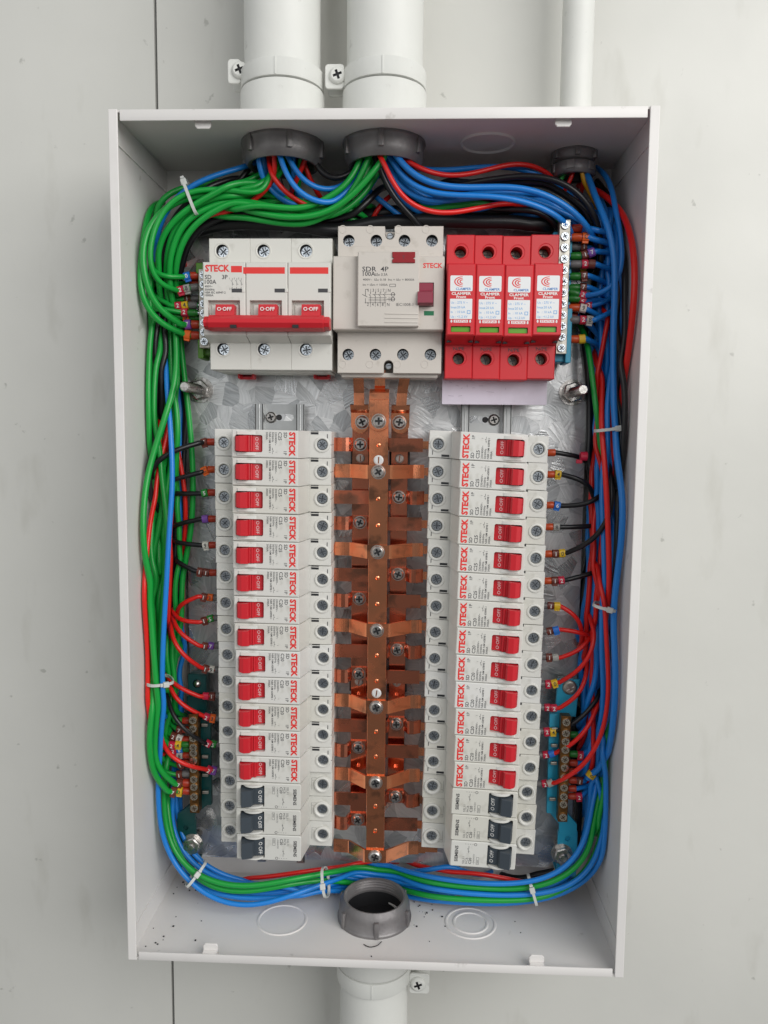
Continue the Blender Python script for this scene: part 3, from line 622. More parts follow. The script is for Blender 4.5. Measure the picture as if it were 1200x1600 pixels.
    mb.prism(poly, H3 - .3, H3 + .9, DRED, cham=.2); mb.text('T', (a0 + a1) / 2, (b0 + b1) / 2 - 1, H3 + .95, 2.0, INK, align='c')
    mb.build('test_button', t, org=org, loc=(0, 0, 0))
    mb = MB(); mb.prism([(tz1 - .6, H2 - 4), (tz1 - .6, H2 + 1.5), (tz1 - 5, H2 + 3), (tz1 - 6, H2 + 4), (tz1 - 7, H2 + 6.5), (tz0 + 1.2, H2 + 8.4), (tz0 + .1, H2 + 6), (tz0 + .3, H2 - 4)], tx0 + .5, tx1 - .5, MAROON, ax='x', cham=.5); mb.build('toggle', t, org=org, loc=(0, 0, 0))
    for p in scr: put('terminal_screw', TS, t, p[0] - org[0], p[1] - org[1], 56.5 - org[2], random.random() * 3).scale = (1.1, 1, 1.1)
    for s in (1, -1):
        mb = MB(); z = (Z1 - 5) if s > 0 else (Z0 + 5)
        mb.lathe(((nx0 + nx1) / 2, z), [(2.2, 50), (2.2, 57), (1.7, 57.6), (0, 57.6)], ZINC, seg=20)
        mb.line((nx0 + nx1) / 2 - 1.5, z, (nx0 + nx1) / 2 + 1.5, z + .6, 57.65, .4, INK); mb.build('fixing_screw', t, org=org, loc=(0, 0, 0))
make_rcd()
# ------------------------------------------------------------------ surge arresters
def make_spd():
    t = thing('surge_arrester', '', 'surge arrester', (0, 0, BB)); W = 8.86; o = BB; Z0, Z1 = -45.6, 45.2
    mb = MB(); mb.box(-W, W, Z0 + 4, Z1, 26 - o, 44 - o, RED2, .4)
    for s, zc in ((1, 34.5), (-1, -32.8)):
        z0, z1 = (22.5, Z1) if s > 0 else (Z0, -21.5); hole = circle(0, zc, 3.8, 24)
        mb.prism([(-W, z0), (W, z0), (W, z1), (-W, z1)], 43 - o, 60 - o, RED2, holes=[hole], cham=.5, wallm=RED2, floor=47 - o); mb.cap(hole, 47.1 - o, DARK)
        mb.lathe((.6, zc + .5), [(4.9, 60.03 - o), (4.6, 60.25 - o), (4.4, 60.03 - o)], RED2, seg=28)
    mb.prism([(Z0 + .1, 59 - o), (Z0 + .1, 40 - o), (Z0 + 5, 30 - o), (Z0 + 5, 59 - o)], -W + .1, W - .1, RED2, ax='x')
    mb.box(-W, W, -22.5, 23, 43 - o, 56 - o, RED2, .3)
    mb.text('N/PE', 0, -27.4, 60.06 - o, 2.0, INK, width=7.2, align='c', bold=.015)
    mb.build('base', t)
    mb = MB(); hh = 78 - o
    mb.prism([(-W + .02, -20.2), (W - .02, -20.2), (W - .02, 23.6), (-W + .02, 23.6)], 55 - o, hh, RED2, cham=.7, holes=[rrect(-6.1, 6.1, -18.2, -14.6, .4)], floor=hh - 2, wallm=DRED)
    mb.box(-W + .6, W - .6, -19, -14, 60 - o, hh - 2.4, DRED)
    mb.prism([(-20.1, hh - .6), (-20.1, 56 - o), (-24.3, 60.5 - o), (-23.8, 66 - o)], -W + .1, W - .1, RED2, ax='x', cham=.4)
    for sx in (-1, 1): mb.prism([(sx * 8.4, -23.6), (sx * 5.2, -23.4), (sx * 7.0, -22.4), (sx * 7.4, -21.2)], 62 - o, 70.5 - o, DARK)
    h = hh + .07
    mb.cap(rrect(-6.9, 6.9, 6.7, 16.2, .7), h, LABELW); mb.cap(rrect(-6.9, 6.9, -10.2, 2.1, .3), h, LABELW)
    for r in (2.95, 2.0, 1.1):      # three nested open arcs, their ends in line at the right
        pts = [(1.0 - 1.75 * r * math.cos(q), 12.5 + r * math.sin(q)) for q in [(-1.5 + 3.0 * k / 16) for k in range(17)]]
        for i in range(16): mb.line(*pts[i], *pts[i + 1], h + .03, .34 + .42 * math.sin(PI * (i + .5) / 16), REDINK)
    mb.text('CLAMPER', 1.3, 7.4, h + .03, 1.45, INKB, width=9.4, align='c', bold=.02)
    mb.text('CLAMPER', 0, 4.5, h, 1.6, INKW, width=12.0, align='c', bold=.03); mb.text('Front', 0, 2.55, h, 1.5, INKW, width=6, align='c', bold=.03)
    for i, s in enumerate((('Uc', ': 275 V ~'), ('Imax', ': 20 kA'), ('In', ': 10 kA'), ('Up', ': <1,2 kV'))):
        z = -.9 - i * 2.85; mb.text(s[0], -6.3, z, h + .03, 1.35, INKLB, bold=.01); mb.text(s[1], -3.4, z, h + .03, 1.45, INKLB, bold=.01)
    mb.box(3.7, 5.9, -7.1, -4.9, hh, h + .03, INKLB); mb.cap(rrect(4.1, 5.5, -6.7, -5.3, .1), h + .05, LABELW)
    mb.cap([(-4.4, -12.4), (4.4, -12.4), (4.4, -10.7), (-4.4, -10.7)], h, LABELW); mb.text('STATUS', 0, -12.1, h + .03, 1.1, REDINK, width=7.6, align='c', bold=.02)
    for sx in (-5.8, 5.8): mb.cap([(sx - .5, -11.6), (sx + .5, -11.6), (sx + .4, -10.7), (sx - .4, -10.7)], h, LABELW); mb.cap([(sx - .8, -11.7), (sx, -12.6), (sx + .8, -11.7)], h, LABELW)
    cart = mb.build('cartridge', t)
    mb = MB(); mb.prism(rrect(-6.05, 6.05, -18.1, -14.7, .3), hh - 2.35, hh - 1.3, GREENW, cham=.3); w_ = mb.build('status_window', cart)
    for zc in (34.5, -32.8): put('terminal_screw', TSD, t, 0, zc, 51 - o, random.random() * 3)
    return t
g = 'red surge arresters in a row'
spd = make_spd(); xs4 = [41.2 + 17.8 * (k + .5) for k in range(4)]
lbs = ['red surge arrester cartridge block right next to the cream residual current breaker', 'second red surge arrester from the left of its row of four', 'third red surge arrester from the left of its row of four', 'red surge arrester at the right end of its row, beside the screw terminal strip']
for k in range(4):
    p = (xs4[k], 159.6 + (0, -.3, -.7, .1)[k], BB)
    if k == 0: spd.location = (p[0] * .001, -p[2] * .001, p[1] * .001); spd['label'] = lbs[0]; spd['group'] = g
    else: dup(spd, p, .003 * (k - 1), lbs[k], g)
# strip under the surge arresters
mb = MB(); a = at(691, 594, 46); b = at(854, 633, 46)
mb.prism(rrect(a[0], b[0], b[1], a[1] + 6, .4), 45, 46, LILAC, cham=.15)
for px, py, dx, dy in ((712, 602, 5, 1), (720, 607, 3, -1), (730, 601, 0, 4), (738, 606, 4, 0), (700, 618, 9, 1), (716, 619, 6, -1), (748, 603, 7, 0), (760, 612, 12, 1), (790, 606, 0, 3), (694, 596, 3, 3), (702, 596, 4, 2)):
    mb.line(*at(px, py, 46), *at(px + dx, py + dy, 46), 46.03, .22, mat('strip_scratch', (.32, .27, .34), .6))
tag(mb.build('plastic_strip', org=((a[0] + b[0]) / 2, b[1], 45)), 'pale lilac plastic strip sticking out below the red surge arresters', 'strip')
# ------------------------------------------------------------------ copper busbars
RZ_ = [70.5 - 17.82 * i for i in range(17)]; BH, SHh = 57.0, 40.0
def bar_screw(par, org, x, z, h, r=4.1, slot=False, mt=STEEL):
    mb = MB(); screw_head(mb, x, z, h, r, mt, random.uniform(-.6, .6) if not slot else PI / 2 + random.uniform(-.15, .15), 1.9 if not slot else .7, slot=slot)
    if not slot: mb.lathe((x, z), [(r + .5, h - .1), (r + .5, h + .35), (r, h + .35)], mt, seg=20)
    mb.build('screw', par, org=org, loc=(0, 0, 0))
def tang(mb, x0, x1, z, h, th=1.5):
    mb.box(x0, x1, z - 2.7, z + 2.7, h - th / 2, h + th / 2, COPPER)
XL, XR = -34.0, 34.5
cen = [at(590, 740, 58)[0]]
def busbar(kind):
    lb = {'C': 'raised middle copper busbar with V-shaped branch straps', 'L': 'left copper busbar lying lower, partly under the middle one',
          'R': 'right copper busbar lying lower, partly under the middle one'}[kind]
    if kind == 'C': x0, x1, zt, zb, h = -7.6, 5.0, 96.0, -220.0, BH
    elif kind == 'L': x0, x1, zt, zb, h = -20.2, -8.9, 83, -197.0, SHh
    else: x0, x1, zt, zb, h = 6.4, 17.9, 83, -181.0, SHh
    org = ((x0 + x1) / 2, zb, h - 3); t = thing('copper_busbar', lb, 'busbar', org, 'copper busbars of the central comb'); xm = (x0 + x1) / 2
    hol = []
    if kind == 'C': hol = [circle(xm, z, 1.55, 14) for i, z in enumerate(RZ_[:-1]) if i % 3 != 1]
    else: hol = [circle(xm, z, 1.7, 14) for z in (at(563, 1083, 41)[1], at(563, 1196, 41)[1]) ]
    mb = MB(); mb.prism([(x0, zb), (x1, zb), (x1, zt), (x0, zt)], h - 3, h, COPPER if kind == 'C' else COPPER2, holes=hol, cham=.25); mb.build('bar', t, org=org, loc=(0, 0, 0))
    if kind == 'C':
        for z in [q for i, q in enumerate(RZ_[:-1]) if i % 3 != 1]:
            mb = MB(); mb.lathe((xm, z), [(1.5, h - 2), (1.45, h - .5), (.9, h - .2), (0, h - .1)], COPPER, seg=14); mb.build('rivet', t, org=org, loc=(0, 0, 0))
    for i, z in enumerate(RZ_):
        k = 'LCR'[i % 3]
        if k != kind or (i == 16 and kind != 'C'): continue
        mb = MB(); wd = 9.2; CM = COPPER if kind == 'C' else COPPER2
        if kind == 'C':
            zs = z
            mb.strap([(-31.5, zs, 45), (-21, zs, 46), (-20, zs, 46.6), (-9.3, zs, BH + .1), (-8.2, zs, BH + .85), (6.2, zs, BH + .85), (7.3, zs, BH + .1), (20.6, zs, 46.6), (21.6, zs, 46), (29, zs, 45)], wd, 1.5, CM)
            if i == 16: mb.box(28, 34, z - 3.7, z + 3.7, 44.2, 45.8, COPPER); mb.box(34, 42.5, z - 1.6 - 1.2, z + 1.6 - 1.2, 44.2, 45.8, COPPER)
            else: tang(mb, -36, -31.3, z, 45); tang(mb, 28.8, 37, z, 45)
        elif kind == 'R':
            mb.strap([(-31.8, z, 46.5), (5.0, z, 46.6), (6.2, z, 41.6), (6.8, z, 40.8), (17.4, z, 40.8), (18.4, z, 41.6), (20.6, z, 47.4), (21.6, z, 48), (24.2, z, 47.9), (29, z, 45)], wd, 1.5, CM)
            tang(mb, -36, -31.6, z, 46.4); tang(mb, 28.8, 37, z, 45)
        else:
            mb.strap([(-31.8, z, 45), (-26.4, z, 47.9), (-24, z, 48), (-22.4, z, 47.4), (-20.6, z, 41.6), (-20.0, z, 40.8), (-9.1, z, 40.8), (-8.0, z, 42.2), (-7.4, z, 46.6), (28, z, 46.5)], wd, 1.5, CM)
            tang(mb, -36, -31.6, z, 45); tang(mb, 27.8, 37, z, 46.4)
        mb.build('branch_strap', t, org=org, loc=(0, 0, 0))
        bar_screw(t, org, xm, z, h + 1.65, 4.0 if kind != 'C' else 4.3)
    # feed link up to the residual current breaker
    mb = MB()
    if kind == 'C':
        zc = at(590, 658, BH + 2)[1]
        mb.prism([(xm - 6.6, zc + 14)] + [(xm + 6.6, zc + 14)] + [(xm + 6.6 * math.cos(a), zc - 1 - 5.6 * math.sin(a)) for a in [PI * k / 10 for k in range(11)]], BH + .05, BH + 1.9, COPPER, cham=.2)
        mb.strap([(xm, zc + 13.6, BH + 1), (xm, zc + 18, BH - 1.5), (xm, zc + 20.5, BH - 6)], 13.0, 1.8, COPPER, side=(1, 0, 0))
        mb.strap([(xm, zc + 20, BH - 5.5), (xm, zc + 24, BH - 10), (xm, 106, 48), (xm, 120, 48)], 7.0, 1.8, COPPER, side=(1, 0, 0))
        mb.build('feed_link', t, org=org, loc=(0, 0, 0)); bar_screw(t, org, xm, zc, BH + 1.95, 4.4)
        for zz in (at(590, 719, BH)[1], at(590, 1083, BH)[1]): bar_screw(t, org, xm, zz, BH + .02, 3.3, True, mat('pale_nylon_screw', (.62, .62, .62), .35))
    else:
        s = -1 if kind == 'L' else 1; zc = at(565, 658, 44)[1]; xc_ = xm + s * .3
        mb.prism([(xc_ - 6.2, zc + 6.2)] + [(xc_ + 6.2, zc + 6.2)] + [(xc_ + 6.2 * math.cos(a), zc - 2 - 6.4 * math.sin(a)) for a in [PI * k / 10 for k in range(11)]], SHh + .05, SHh + 2.2, COPPER, cham=.2)
        mb.strap([(xc_, zc + 6.0, SHh + 1.2), (xc_ + s * .2, zc + 8.2, SHh + 4.2), (xc_ + s * .3, zc + 11.0, SHh + 5.2)], 12.4, 1.8, COPPER, side=(1, 0, 0))
        zt_ = zc + 10.8; xt = at(560 if s < 0 else 632, 590, 48)[0]; xb_ = at(561 if s < 0 else 627, 632, 46)[0] if s > 0 else at(561, 632, 46)[0]
        mb.strap([(xb_, zt_ - .2, SHh + 5.3), ((xb_ * .75 + xt * .25), zt_ + 8, SHh + 5.5), (xt, zt_ + 17, SHh + 8), (xt, 120, 48)], 7.0, 1.8, COPPER, side=(1, 0, 0))
        mb.build('feed_link', t, org=org, loc=(0, 0, 0)); bar_screw(t, org, at(565.5, 659, 44)[0] if s < 0 else at(624, 661, 44)[0], zc - .6, SHh + 2.25, 4.3)
        for zz in (at(565, 716, SHh)[1], at(563, 1065, SHh)[1]): bar_screw(t, org, xm, zz, SHh + .02, 3.1, True, mat('grey_screw', (.42, .38, .35), .4, .6))
busbar('L'); busbar('R'); busbar('C')
for z, lb in ((at(590, 717, 45)[1], 'black insulating support behind the upper end of the copper busbars'), (at(590, 1074, 45)[1], 'black insulating support behind the lower part of the copper busbars')):
    mb = MB(); mb.box(-21.5, -7.4, z - 6, z + 6, PH, SHh - 3.05, BLACKP, .6); mb.box(5.3, 19.2, z - 6, z + 6, PH, SHh - 3.05, BLACKP, .6); mb.box(-7.5, 5.4, z - 6, z + 6, PH, BH - 3.05, BLACKP, .6)
    tag(mb.build('busbar_support', org=(0, z, PH)), lb, 'insulator', 'busbar supports')
# ------------------------------------------------------------------ conduits, clamps and locknuts
ZT = BT; cb = onplane(585, 1432, -(BT - 1.2))
def locknut(x, h, ro, ri, hz, s, label, teeth=6, a0=.2, double=False):
    """s = +1 hangs from the top panel, -1 stands on the bottom panel"""
    z0 = s * (BT - 1.2); mb = MB(); d = -s
    pr = [(ri, z0), (ro + .8, z0 + d * .02), (ro + .9, z0 + d * 1.6), (ro, z0 + d * 2.6), (ro - .3, z0 + d * (hz * .62)), (ro - 1.6, z0 + d * (hz * .85)), (ro - 3.4, z0 + d * hz), (ri + .8, z0 + d * hz)]
    q = z0 + d * (hz - .6); zz = []
    for k in range(4): zz += [(ri, q), (ri + .9, q - d * .9)]; q -= d * 1.9
    pr += zz + [(ri - .3, q), (ri - .3, z0 - d * 14)]
    mb.lathe((x, h), pr, CAST, ax='z', seg=48)
    for k in range(teeth):
        a = a0 + 2 * PI * k / teeth; c, sn = math.cos(a), math.sin(a)
        mb.xf = lambda u, zz_, v, c=c, sn=sn: (x + u * c - v * sn, zz_, h + u * sn + v * c)
        za, zb2 = z0 + d * .3, z0 + d * hz * .72
        mb.box(ro - 1.6, ro + 1.5, za, zb2, -1.6, 1.6, CAST, .35)
    mb.xf = None
    if s < 0: mb.lathe((x, h), [(ri - .35, z0 + d * (hz - 9.5)), (ri - .5, z0 - d * 4), (0, z0 - d * 4)], DARK, ax='z', seg=32)  # near-black lining added to stand for the shade inside the bore
    o = mb.build('conduit_locknut', org=(x, z0, h)); tag(o, label, 'locknut', 'die-cast conduit locknuts')
    if double:
        mb = MB(); mb.lathe((x, h), [(ri, z0 + d * (hz + .1)), (ro - .6, z0 + d * (hz + .1)), (ro, z0 + d * (hz + 1)), (ro, z0 + d * (hz + 6)), (ro - 1.4, z0 + d * (hz + 8)), (ri, z0 + d * (hz + 8))], CAST, ax='z', seg=40)
        for k in range(6):
            a = 2 * PI * k / 6 - .2; c, sn = math.cos(a), math.sin(a); mb.xf = lambda u, zz_, v, c=c, sn=sn: (x + u * c - v * sn, zz_, h + u * sn + v * c)
            mb.box(ro - 1.4, ro + .7, z0 + d * (hz + .8), z0 + d * (hz + 6.2), -2.6, 2.6, CAST, .4)
        mb.xf = None; mb.build('bushing', o, org=(x, z0, h), loc=(0, 0, 0))
locknut(-65.7, 50, 26.0, 20.5, 14.5, 1, 'dark grey cast locknut at the upper left where the green wires enter')
locknut(0.1, 50, 26.0, 20.5, 14.5, 1, 'dark grey cast locknut in the middle of the top panel above the residual current breaker', a0=.55)
locknut(125.5, 31, 14.2, 10.2, 7.5, 1, 'small stepped dark grey locknut and bushing at the upper right corner', double=True, a0=-.5)
locknut(cb[0], 50, 25.4, 20.3, 16, -1, 'open empty dark grey threaded locknut standing on the bottom panel', a0=.42)
conds = []; ZS_T = at(443, 119, 77)[1] - BT; ZS_B = -BT - at(584, 1539, 77)[1]; CL_B = at(584, 1566, 77)[1]
def conduit(x, h, r, s, label, sleeve=None):
    z0 = s * (BT + .3); z1 = s * 620; mb = MB(); pr = [(r - 2, z0), (r, z0), (r, z1)]
    if sleeve: pr = [(r - 2, z0), (r + 2.6, z0), (r + 2.6, z0 + s * (sleeve - 1.2)), (r + 2.2, z0 + s * (sleeve - .3)), (r, z0 + s * sleeve), (r, z1)]
    mb.lathe((x, h), [(r - 2, z0), (r - 2.2, z0 + s * 4), (r - 3, z0 + s * 80), (0, z0 + s * 82)], DARK, ax='z', seg=32)  # dark inner skin, the shade within the pipe put into its colour
    mb.lathe((x, h), pr, PIPE, ax='z', seg=64); o = mb.build('conduit', org=(x, z0, h)); tag(o, label, 'conduit pipe', 'painted conduits entering the box'); return o
conduit(-65.7, 50, 24.3, 1, 'left one of the two thick white painted conduits above the box', ZS_T)
conduit(0.1, 50, 24.3, 1, 'thick white painted conduit in the middle above the box', ZS_T)
conduit(125.5, 31, 10.2, 1, 'thin white painted conduit running up from the right end of the box')
conduit(cb[0], 49, 24.3, -1, 'white painted conduit leaving the bottom of the box', ZS_B)
def clamp(x, h, r, za, zb, lx, lz, label, sgn):
    """band round the pipe with a lug and screw at its side; sgn = side of the lug"""
    mb = MB(); a, b = min(za, zb), max(za, zb)
    mb.lathe((x, h), [(r, a), (r + 1.5, a + .3), (r + 1.7, a + 1.0), (r + 1.7, b - 1.0), (r + 1.5, b - .3), (r, b)], PIPE, ax='z', seg=64)
    mb.box(x - .7, x + .5, a + .5, b - .5, h + r + 1.2, h + r + 2.05, PIPE, .25)
    o = mb.build('band', None, org=(x, a, h), loc=(0, 0, 0))
    t = thing('pipe_clamp', label, 'pipe clamp', (x, a, h), 'painted pipe clamps with a cross-head screw'); o.parent = t
    mb = MB(); lh = h + 8; xe = x + sgn * (r + .5)
    x0_, x1_ = sorted((xe, lx + sgn * 8.0))
    mb.prism(rrect(x0_, x1_, lz - 7.8, lz + 7.2, 2.2), lh - 1.6, lh, PIPE, cham=.4)
    mb.prism(rrect(x0_ + .6, x1_ + .4, lz - 7.8, lz + 7.2, 2.2), lh - 13, lh - 11, PIPE, cham=.3); mb.lathe((lx, lz), [(2.6, lh - 12), (2.6, lh)], PIPE, seg=16)
    mb.build('lug', t, org=(x, a, h), loc=(0, 0, 0))
    mb = MB(); screw_head(mb, lx, lz, lh + .01, 5.3, PIPE, .35, 2.4); mb.build('screw', t, org=(x, a, h), loc=(0, 0, 0))
for x, n, px in ((-65.7, 'left', 374), (0.1, 'middle', 527)):
    lx, lz = at(px, 108 if n == 'left' else 116, 60)
    clamp(x, 50, 24.9, BT + ZS_T + 1.2, BT + ZS_T + 12.5, lx, lz, 'white painted pipe clamp with its screw lug on the left round the %s thick conduit' % n, -1)
lx, lz = at(653, 1535, 56); clamp(cb[0], 49, 24.9, -BT - ZS_B - 1.2, CL_B, lx, lz, 'white painted pipe clamp on the conduit below the box, screw lug on its right', 1)
# ------------------------------------------------------------------ terminal strips
def tblock(name, label, x, z0, z1, hb, screws, barm, basem, holes_side, sdata, bw=7.0, cat='terminal strip', ssc=1.0):
    t = thing(name, label, cat, (x, z0, PH)); org = (x, z0, PH)
    mb = MB(); mb.prism([(x - bw / 2, z0), (x + bw / 2, z0), (x + bw / 2, z1), (x - bw / 2, z1)], hb - 7, hb, barm, holes=[circle(x, z, 2.45 if ssc > 1 else 2.7, 16) for z in screws if ssc <= 1], cham=.25, floor=hb - 3)
    mb.build('bar', t, org=org, loc=(0, 0, 0))
    for z in screws: put('terminal_screw', sdata, t, x - org[0], z - org[1], hb + 1.1 - org[2], random.random() * 3).scale = (ssc, 1, ssc)
    return t, org
zz = [at(319, y, 52)[1] for y in (430, 534)]
n = 8; sc = [zz[0] + (zz[1] - zz[0]) * k / (n - 1) for k in range(n)]; xg = at(319, 480, 52)[0]
t, org = tblock('earth_strip', 'nickel screw strip on a green base at the left of the big three-pole breaker', xg, sc[-1] - 4, sc[0] + 4, 52, sc, NICKEL, None, -1, TSN, ssc=1.02)
mb = MB(); mb.box(xg - 6, xg + 8, sc[-1] - 8, sc[0] + 8, 30, 44, GREENB, .6); mb.box(xg - 6.5, xg - 1.5, sc[0] + 2, sc[0] + 9, 30, 47.5, GREENB, .6); mb.box(xg - 6, xg - 2.2, sc[-1] - 10.5, sc[-1] + 2, 30, 47.5, GREENB, .6); mb.build('base', t, org=org, loc=(0, 0, 0))
zz = [at(880, y, 54)[1] for y in (352, 544)]
n = 12; sc = [zz[0] + (zz[1] - zz[0]) * k / (n - 1) for k in range(n)]; xb_ = at(880, 450, 54)[0]
t, org = tblock('neutral_strip', 'long nickel screw strip on a blue base at the right of the red surge arresters', xb_, sc[-1] - 3.6, sc[0] + 3.6, 54, sc, NICKEL, None, 1, TSN, ssc=1.02)
mb = MB(); mb.box(xb_ - 6, xb_ + 6.5, sc[-1] - 8, sc[0] - 2, 30, 46, TEALB, .6); mb.box(xb_ + 3.5, xb_ + 7.2, sc[-1] - 9, sc[-1] + 26, 30, 50, TEALB, .5); mb.build('base', t, org=org, loc=(0, 0, 0))
def zbracket(side):
    pl = TEALD if side < 0 else TEALB
    if side < 0:
        ys = (1125, 1138, 1153, 1167, 1176, 1188, 1201, 1217, 1229, 1244, 1262); xp = 303; lab = 'brass screw strip on a dark teal bracket in the lower left of the box'; ft = (300, 1333); tp = (308, 1068); t2 = (308, 1100)
    else:
        ys = (1128, 1145, 1158, 1171, 1186, 1199, 1214, 1230, 1244, 1256, 1276); xp = 882; lab = 'brass screw strip on a light blue bracket in the lower right of the box'; ft = (880, 1346); tp = (889, 1075); t2 = (884, 1105)
    H = 50; zs = [at(xp, y, H)[1] for y in ys]; x = at(xp, 1200, H)[0]
    t, org = tblock('earth_strip' if side < 0 else 'neutral_strip', lab, x, zs[-1] - 4, zs[0] + 4, H, zs, BRASS, None, side, TSB, bw=6.6, ssc=1.06)
    mb = MB(); ix = -side * 7.0      # inner side
    f = at(ft[0], ft[1], 24); xf_ = f[0]
    xa, xb2 = sorted((x - side * 9.5, x + side * 1.5))
    ztop, zbot = zs[0] + 2, zs[-1] - 3
    mb.box(xa, xb2, zbot, ztop, 36, 40, pl, .5)
    # foot: slopes down to the plate and lies flat round the stud
    mb.strap([(x - side * 2.5, zbot + 2, 38), (xf_ - side * .5, zbot - 8, 37), (xf_, zbot - 15, 24.2), (xf_, zbot - 16, 23.2)][0:2] + [(xf_, zbot - 17, 36)], 12.5, 2.6, pl, side=(1, 0, 0))
    mb.prism(rrect(xf_ - 7, xf_ + 7, f[1] - 4, zbot - 14, 1.2), 34.5, 37, pl, holes=[circle(xf_, zbot - 20, 2, 14)], cham=.4) if side > 0 else mb.prism(rrect(xf_ - 7, xf_ + 7, f[1] - 4, zbot - 12, 1.2), 34.5, 37, pl, holes=[circle(xf_ - .5, zbot - 19, 2, 14)], cham=.4)
    mb.box(xf_ - 6.8, xf_ + 6.8, f[1] - 3.8, f[1] - 2.2, PH + .1, 35, pl)
    mb.build('bracket', t, org=org, loc=(0, 0, 0))
    mb = MB(); q = at(tp[0], tp[1], 38); q2 = at(t2[0], t2[1], 38)
    if side < 0:
        mb.prism(rrect(q[0] - 6.5, q[0] + 6.5, q[1] - 7, q[1] + 7, .8), 36, 38.5, pl, holes=[circle(q[0], q[1], 3.2, 18)], cham=.4); mb.prism(rrect(q2[0] - 8, q2[0] + 6, q2[1] - 8, q2[1] + 5, .8), 33.5, 36, pl, cham=.4)
        mb.box(q[0] - 6, q[0] + 6, q2[1] - 8, q[1] + 6, 27, 34, pl)
    else: mb.prism([(q[0] - 8, q[1] + 6), (q[0] + 7.5, q[1] + 6), (q[0] + 5.5, q2[1] - 7), (q[0] - 9, q2[1] - 6)], 35.5, 38, pl, cham=.4); mb.box(q[0] - 6, q[0] + 4, q2[1] - 5, q[1] + 4, 24, 35.6, TEALD)
    mb.build('upper_foot', t, org=org, loc=(0, 0, 0))
    mb = MB()
    if side > 0: screw_head(mb, q[0] + .5, q[1] + .5, 38.05, 5.2, NICKEL, .5, 1.6, wall=STEEL)
    else: mb.lathe((q[0] + .4, q[1]), [(3.0, 36), (2.9, 38.6), (1.8, 40.2), (0, 40.8)], STEEL, seg=18)
    mb.build('screw', t, org=org, loc=(0, 0, 0))
    xs_ = x - side * 13
    for z in zs[1::2]:
        mb = MB(); mb.box(min(x - side * 4, x - side * 8.4), max(x - side * 4, x - side * 8.4), z - 1.1, z + 1.1, 42, 44.2, NICKEL, .3); mb.build('wire_end', t, org=org, loc=(0, 0, 0))
    return x, zs
LBX, LBZ = zbracket(-1); RBX, RBZ = zbracket(1)
# ------------------------------------------------------------------ wires
def smooth(pts, step=3.0):
    P = [Vector(p) for p in pts]
    if len(P) < 3: return P
    P = [P[0] * 2 - P[1]] + P + [P[-1] * 2 - P[-2]]; out = []
    for i in range(1, len(P) - 2):
        p0, p1, p2, p3 = P[i - 1:i + 3]; t0 = 0; t1 = t0 + max((p1 - p0).length, .01) ** .5; t2 = t1 + max((p2 - p1).length, .01) ** .5; t3 = t2 + max((p3 - p2).length, .01) ** .5
        n = max(2, int((p2 - p1).length / step))
        for k in range(n):
            t = t1 + (t2 - t1) * k / n
            a1 = p0 * ((t1 - t) / (t1 - t0)) + p1 * ((t - t0) / (t1 - t0)); a2 = p1 * ((t2 - t) / (t2 - t1)) + p2 * ((t - t1) / (t2 - t1)); a3 = p2 * ((t3 - t) / (t3 - t2)) + p3 * ((t - t2) / (t3 - t2))
            b1 = a1 * ((t2 - t) / (t2 - t0)) + a2 * ((t - t0) / (t2 - t0)); b2 = a2 * ((t3 - t) / (t3 - t1)) + a3 * ((t - t1) / (t3 - t1))
            out.append(b1 * ((t2 - t) / (t2 - t1)) + b2 * ((t - t1) / (t2 - t1)))
    out.append(P[-2]); return out
def place(px, py, h, r):
    for _ in range(60):
        x, z = at(px, py, h)
        if x < -157.6 + r or x > 157.6 - r: h += 1
        else: break
    return x, max(-BT + 2 + r, min(BT - 2 - r, z)) if abs(z) < BT + 3 else z, h
def wire(col, label, pts, r=2.1, group=None, ferrule=None, marks=(), flen=6.4, raw=None, name=None, thick=None):
    """pts: (px, py, h) along the wire; raw: last points already in mm. ferrule colour at the end; marks: (colour, sign)"""
    r = r * (.84 if not thick else 1) * (.95 if group and group.startswith('breaker feed') else 1)
    pts = [(px, py, h * (1 - .62 * max(0, 1 - abs(px - 585) / 110)) if py > 1340 else h) for px, py, h in pts]   # the bottom run dips behind the open locknut
    P = [place(px, py, h, r) for px, py, h in pts] + (raw or [])
    def dive(a, b):                       # a loose end turns down into the bundle
        d = Vector(a) - Vector(b); d.z = 0; d = d.normalized() * (7 if a[2] > 24 else 4)
        if a[1] < -222: return (a[0] + d.x * 1.6, min(a[1] - 3, -246), max(6, a[2] - 22))
        return (a[0] + d.x, a[1] + d.y, max(6, a[2] - (22 if a[2] > 24 else 8)))
    if not thick and abs(P[0][1]) < BT - 12: P = [dive(P[0], P[1])] + P
    if not thick and not raw and abs(P[-1][1]) < BT - 12: P = P + [dive(P[-1], P[-2])]
    WIRES.append(dict(col=col, label=label, path=smooth(P, 3.6), r=r, group=group, ferrule=ferrule, marks=marks, flen=flen, fixed=len(marks) * 4.4 + flen + 3 if raw else 0, name=name, thick=thick))
WIRES = []
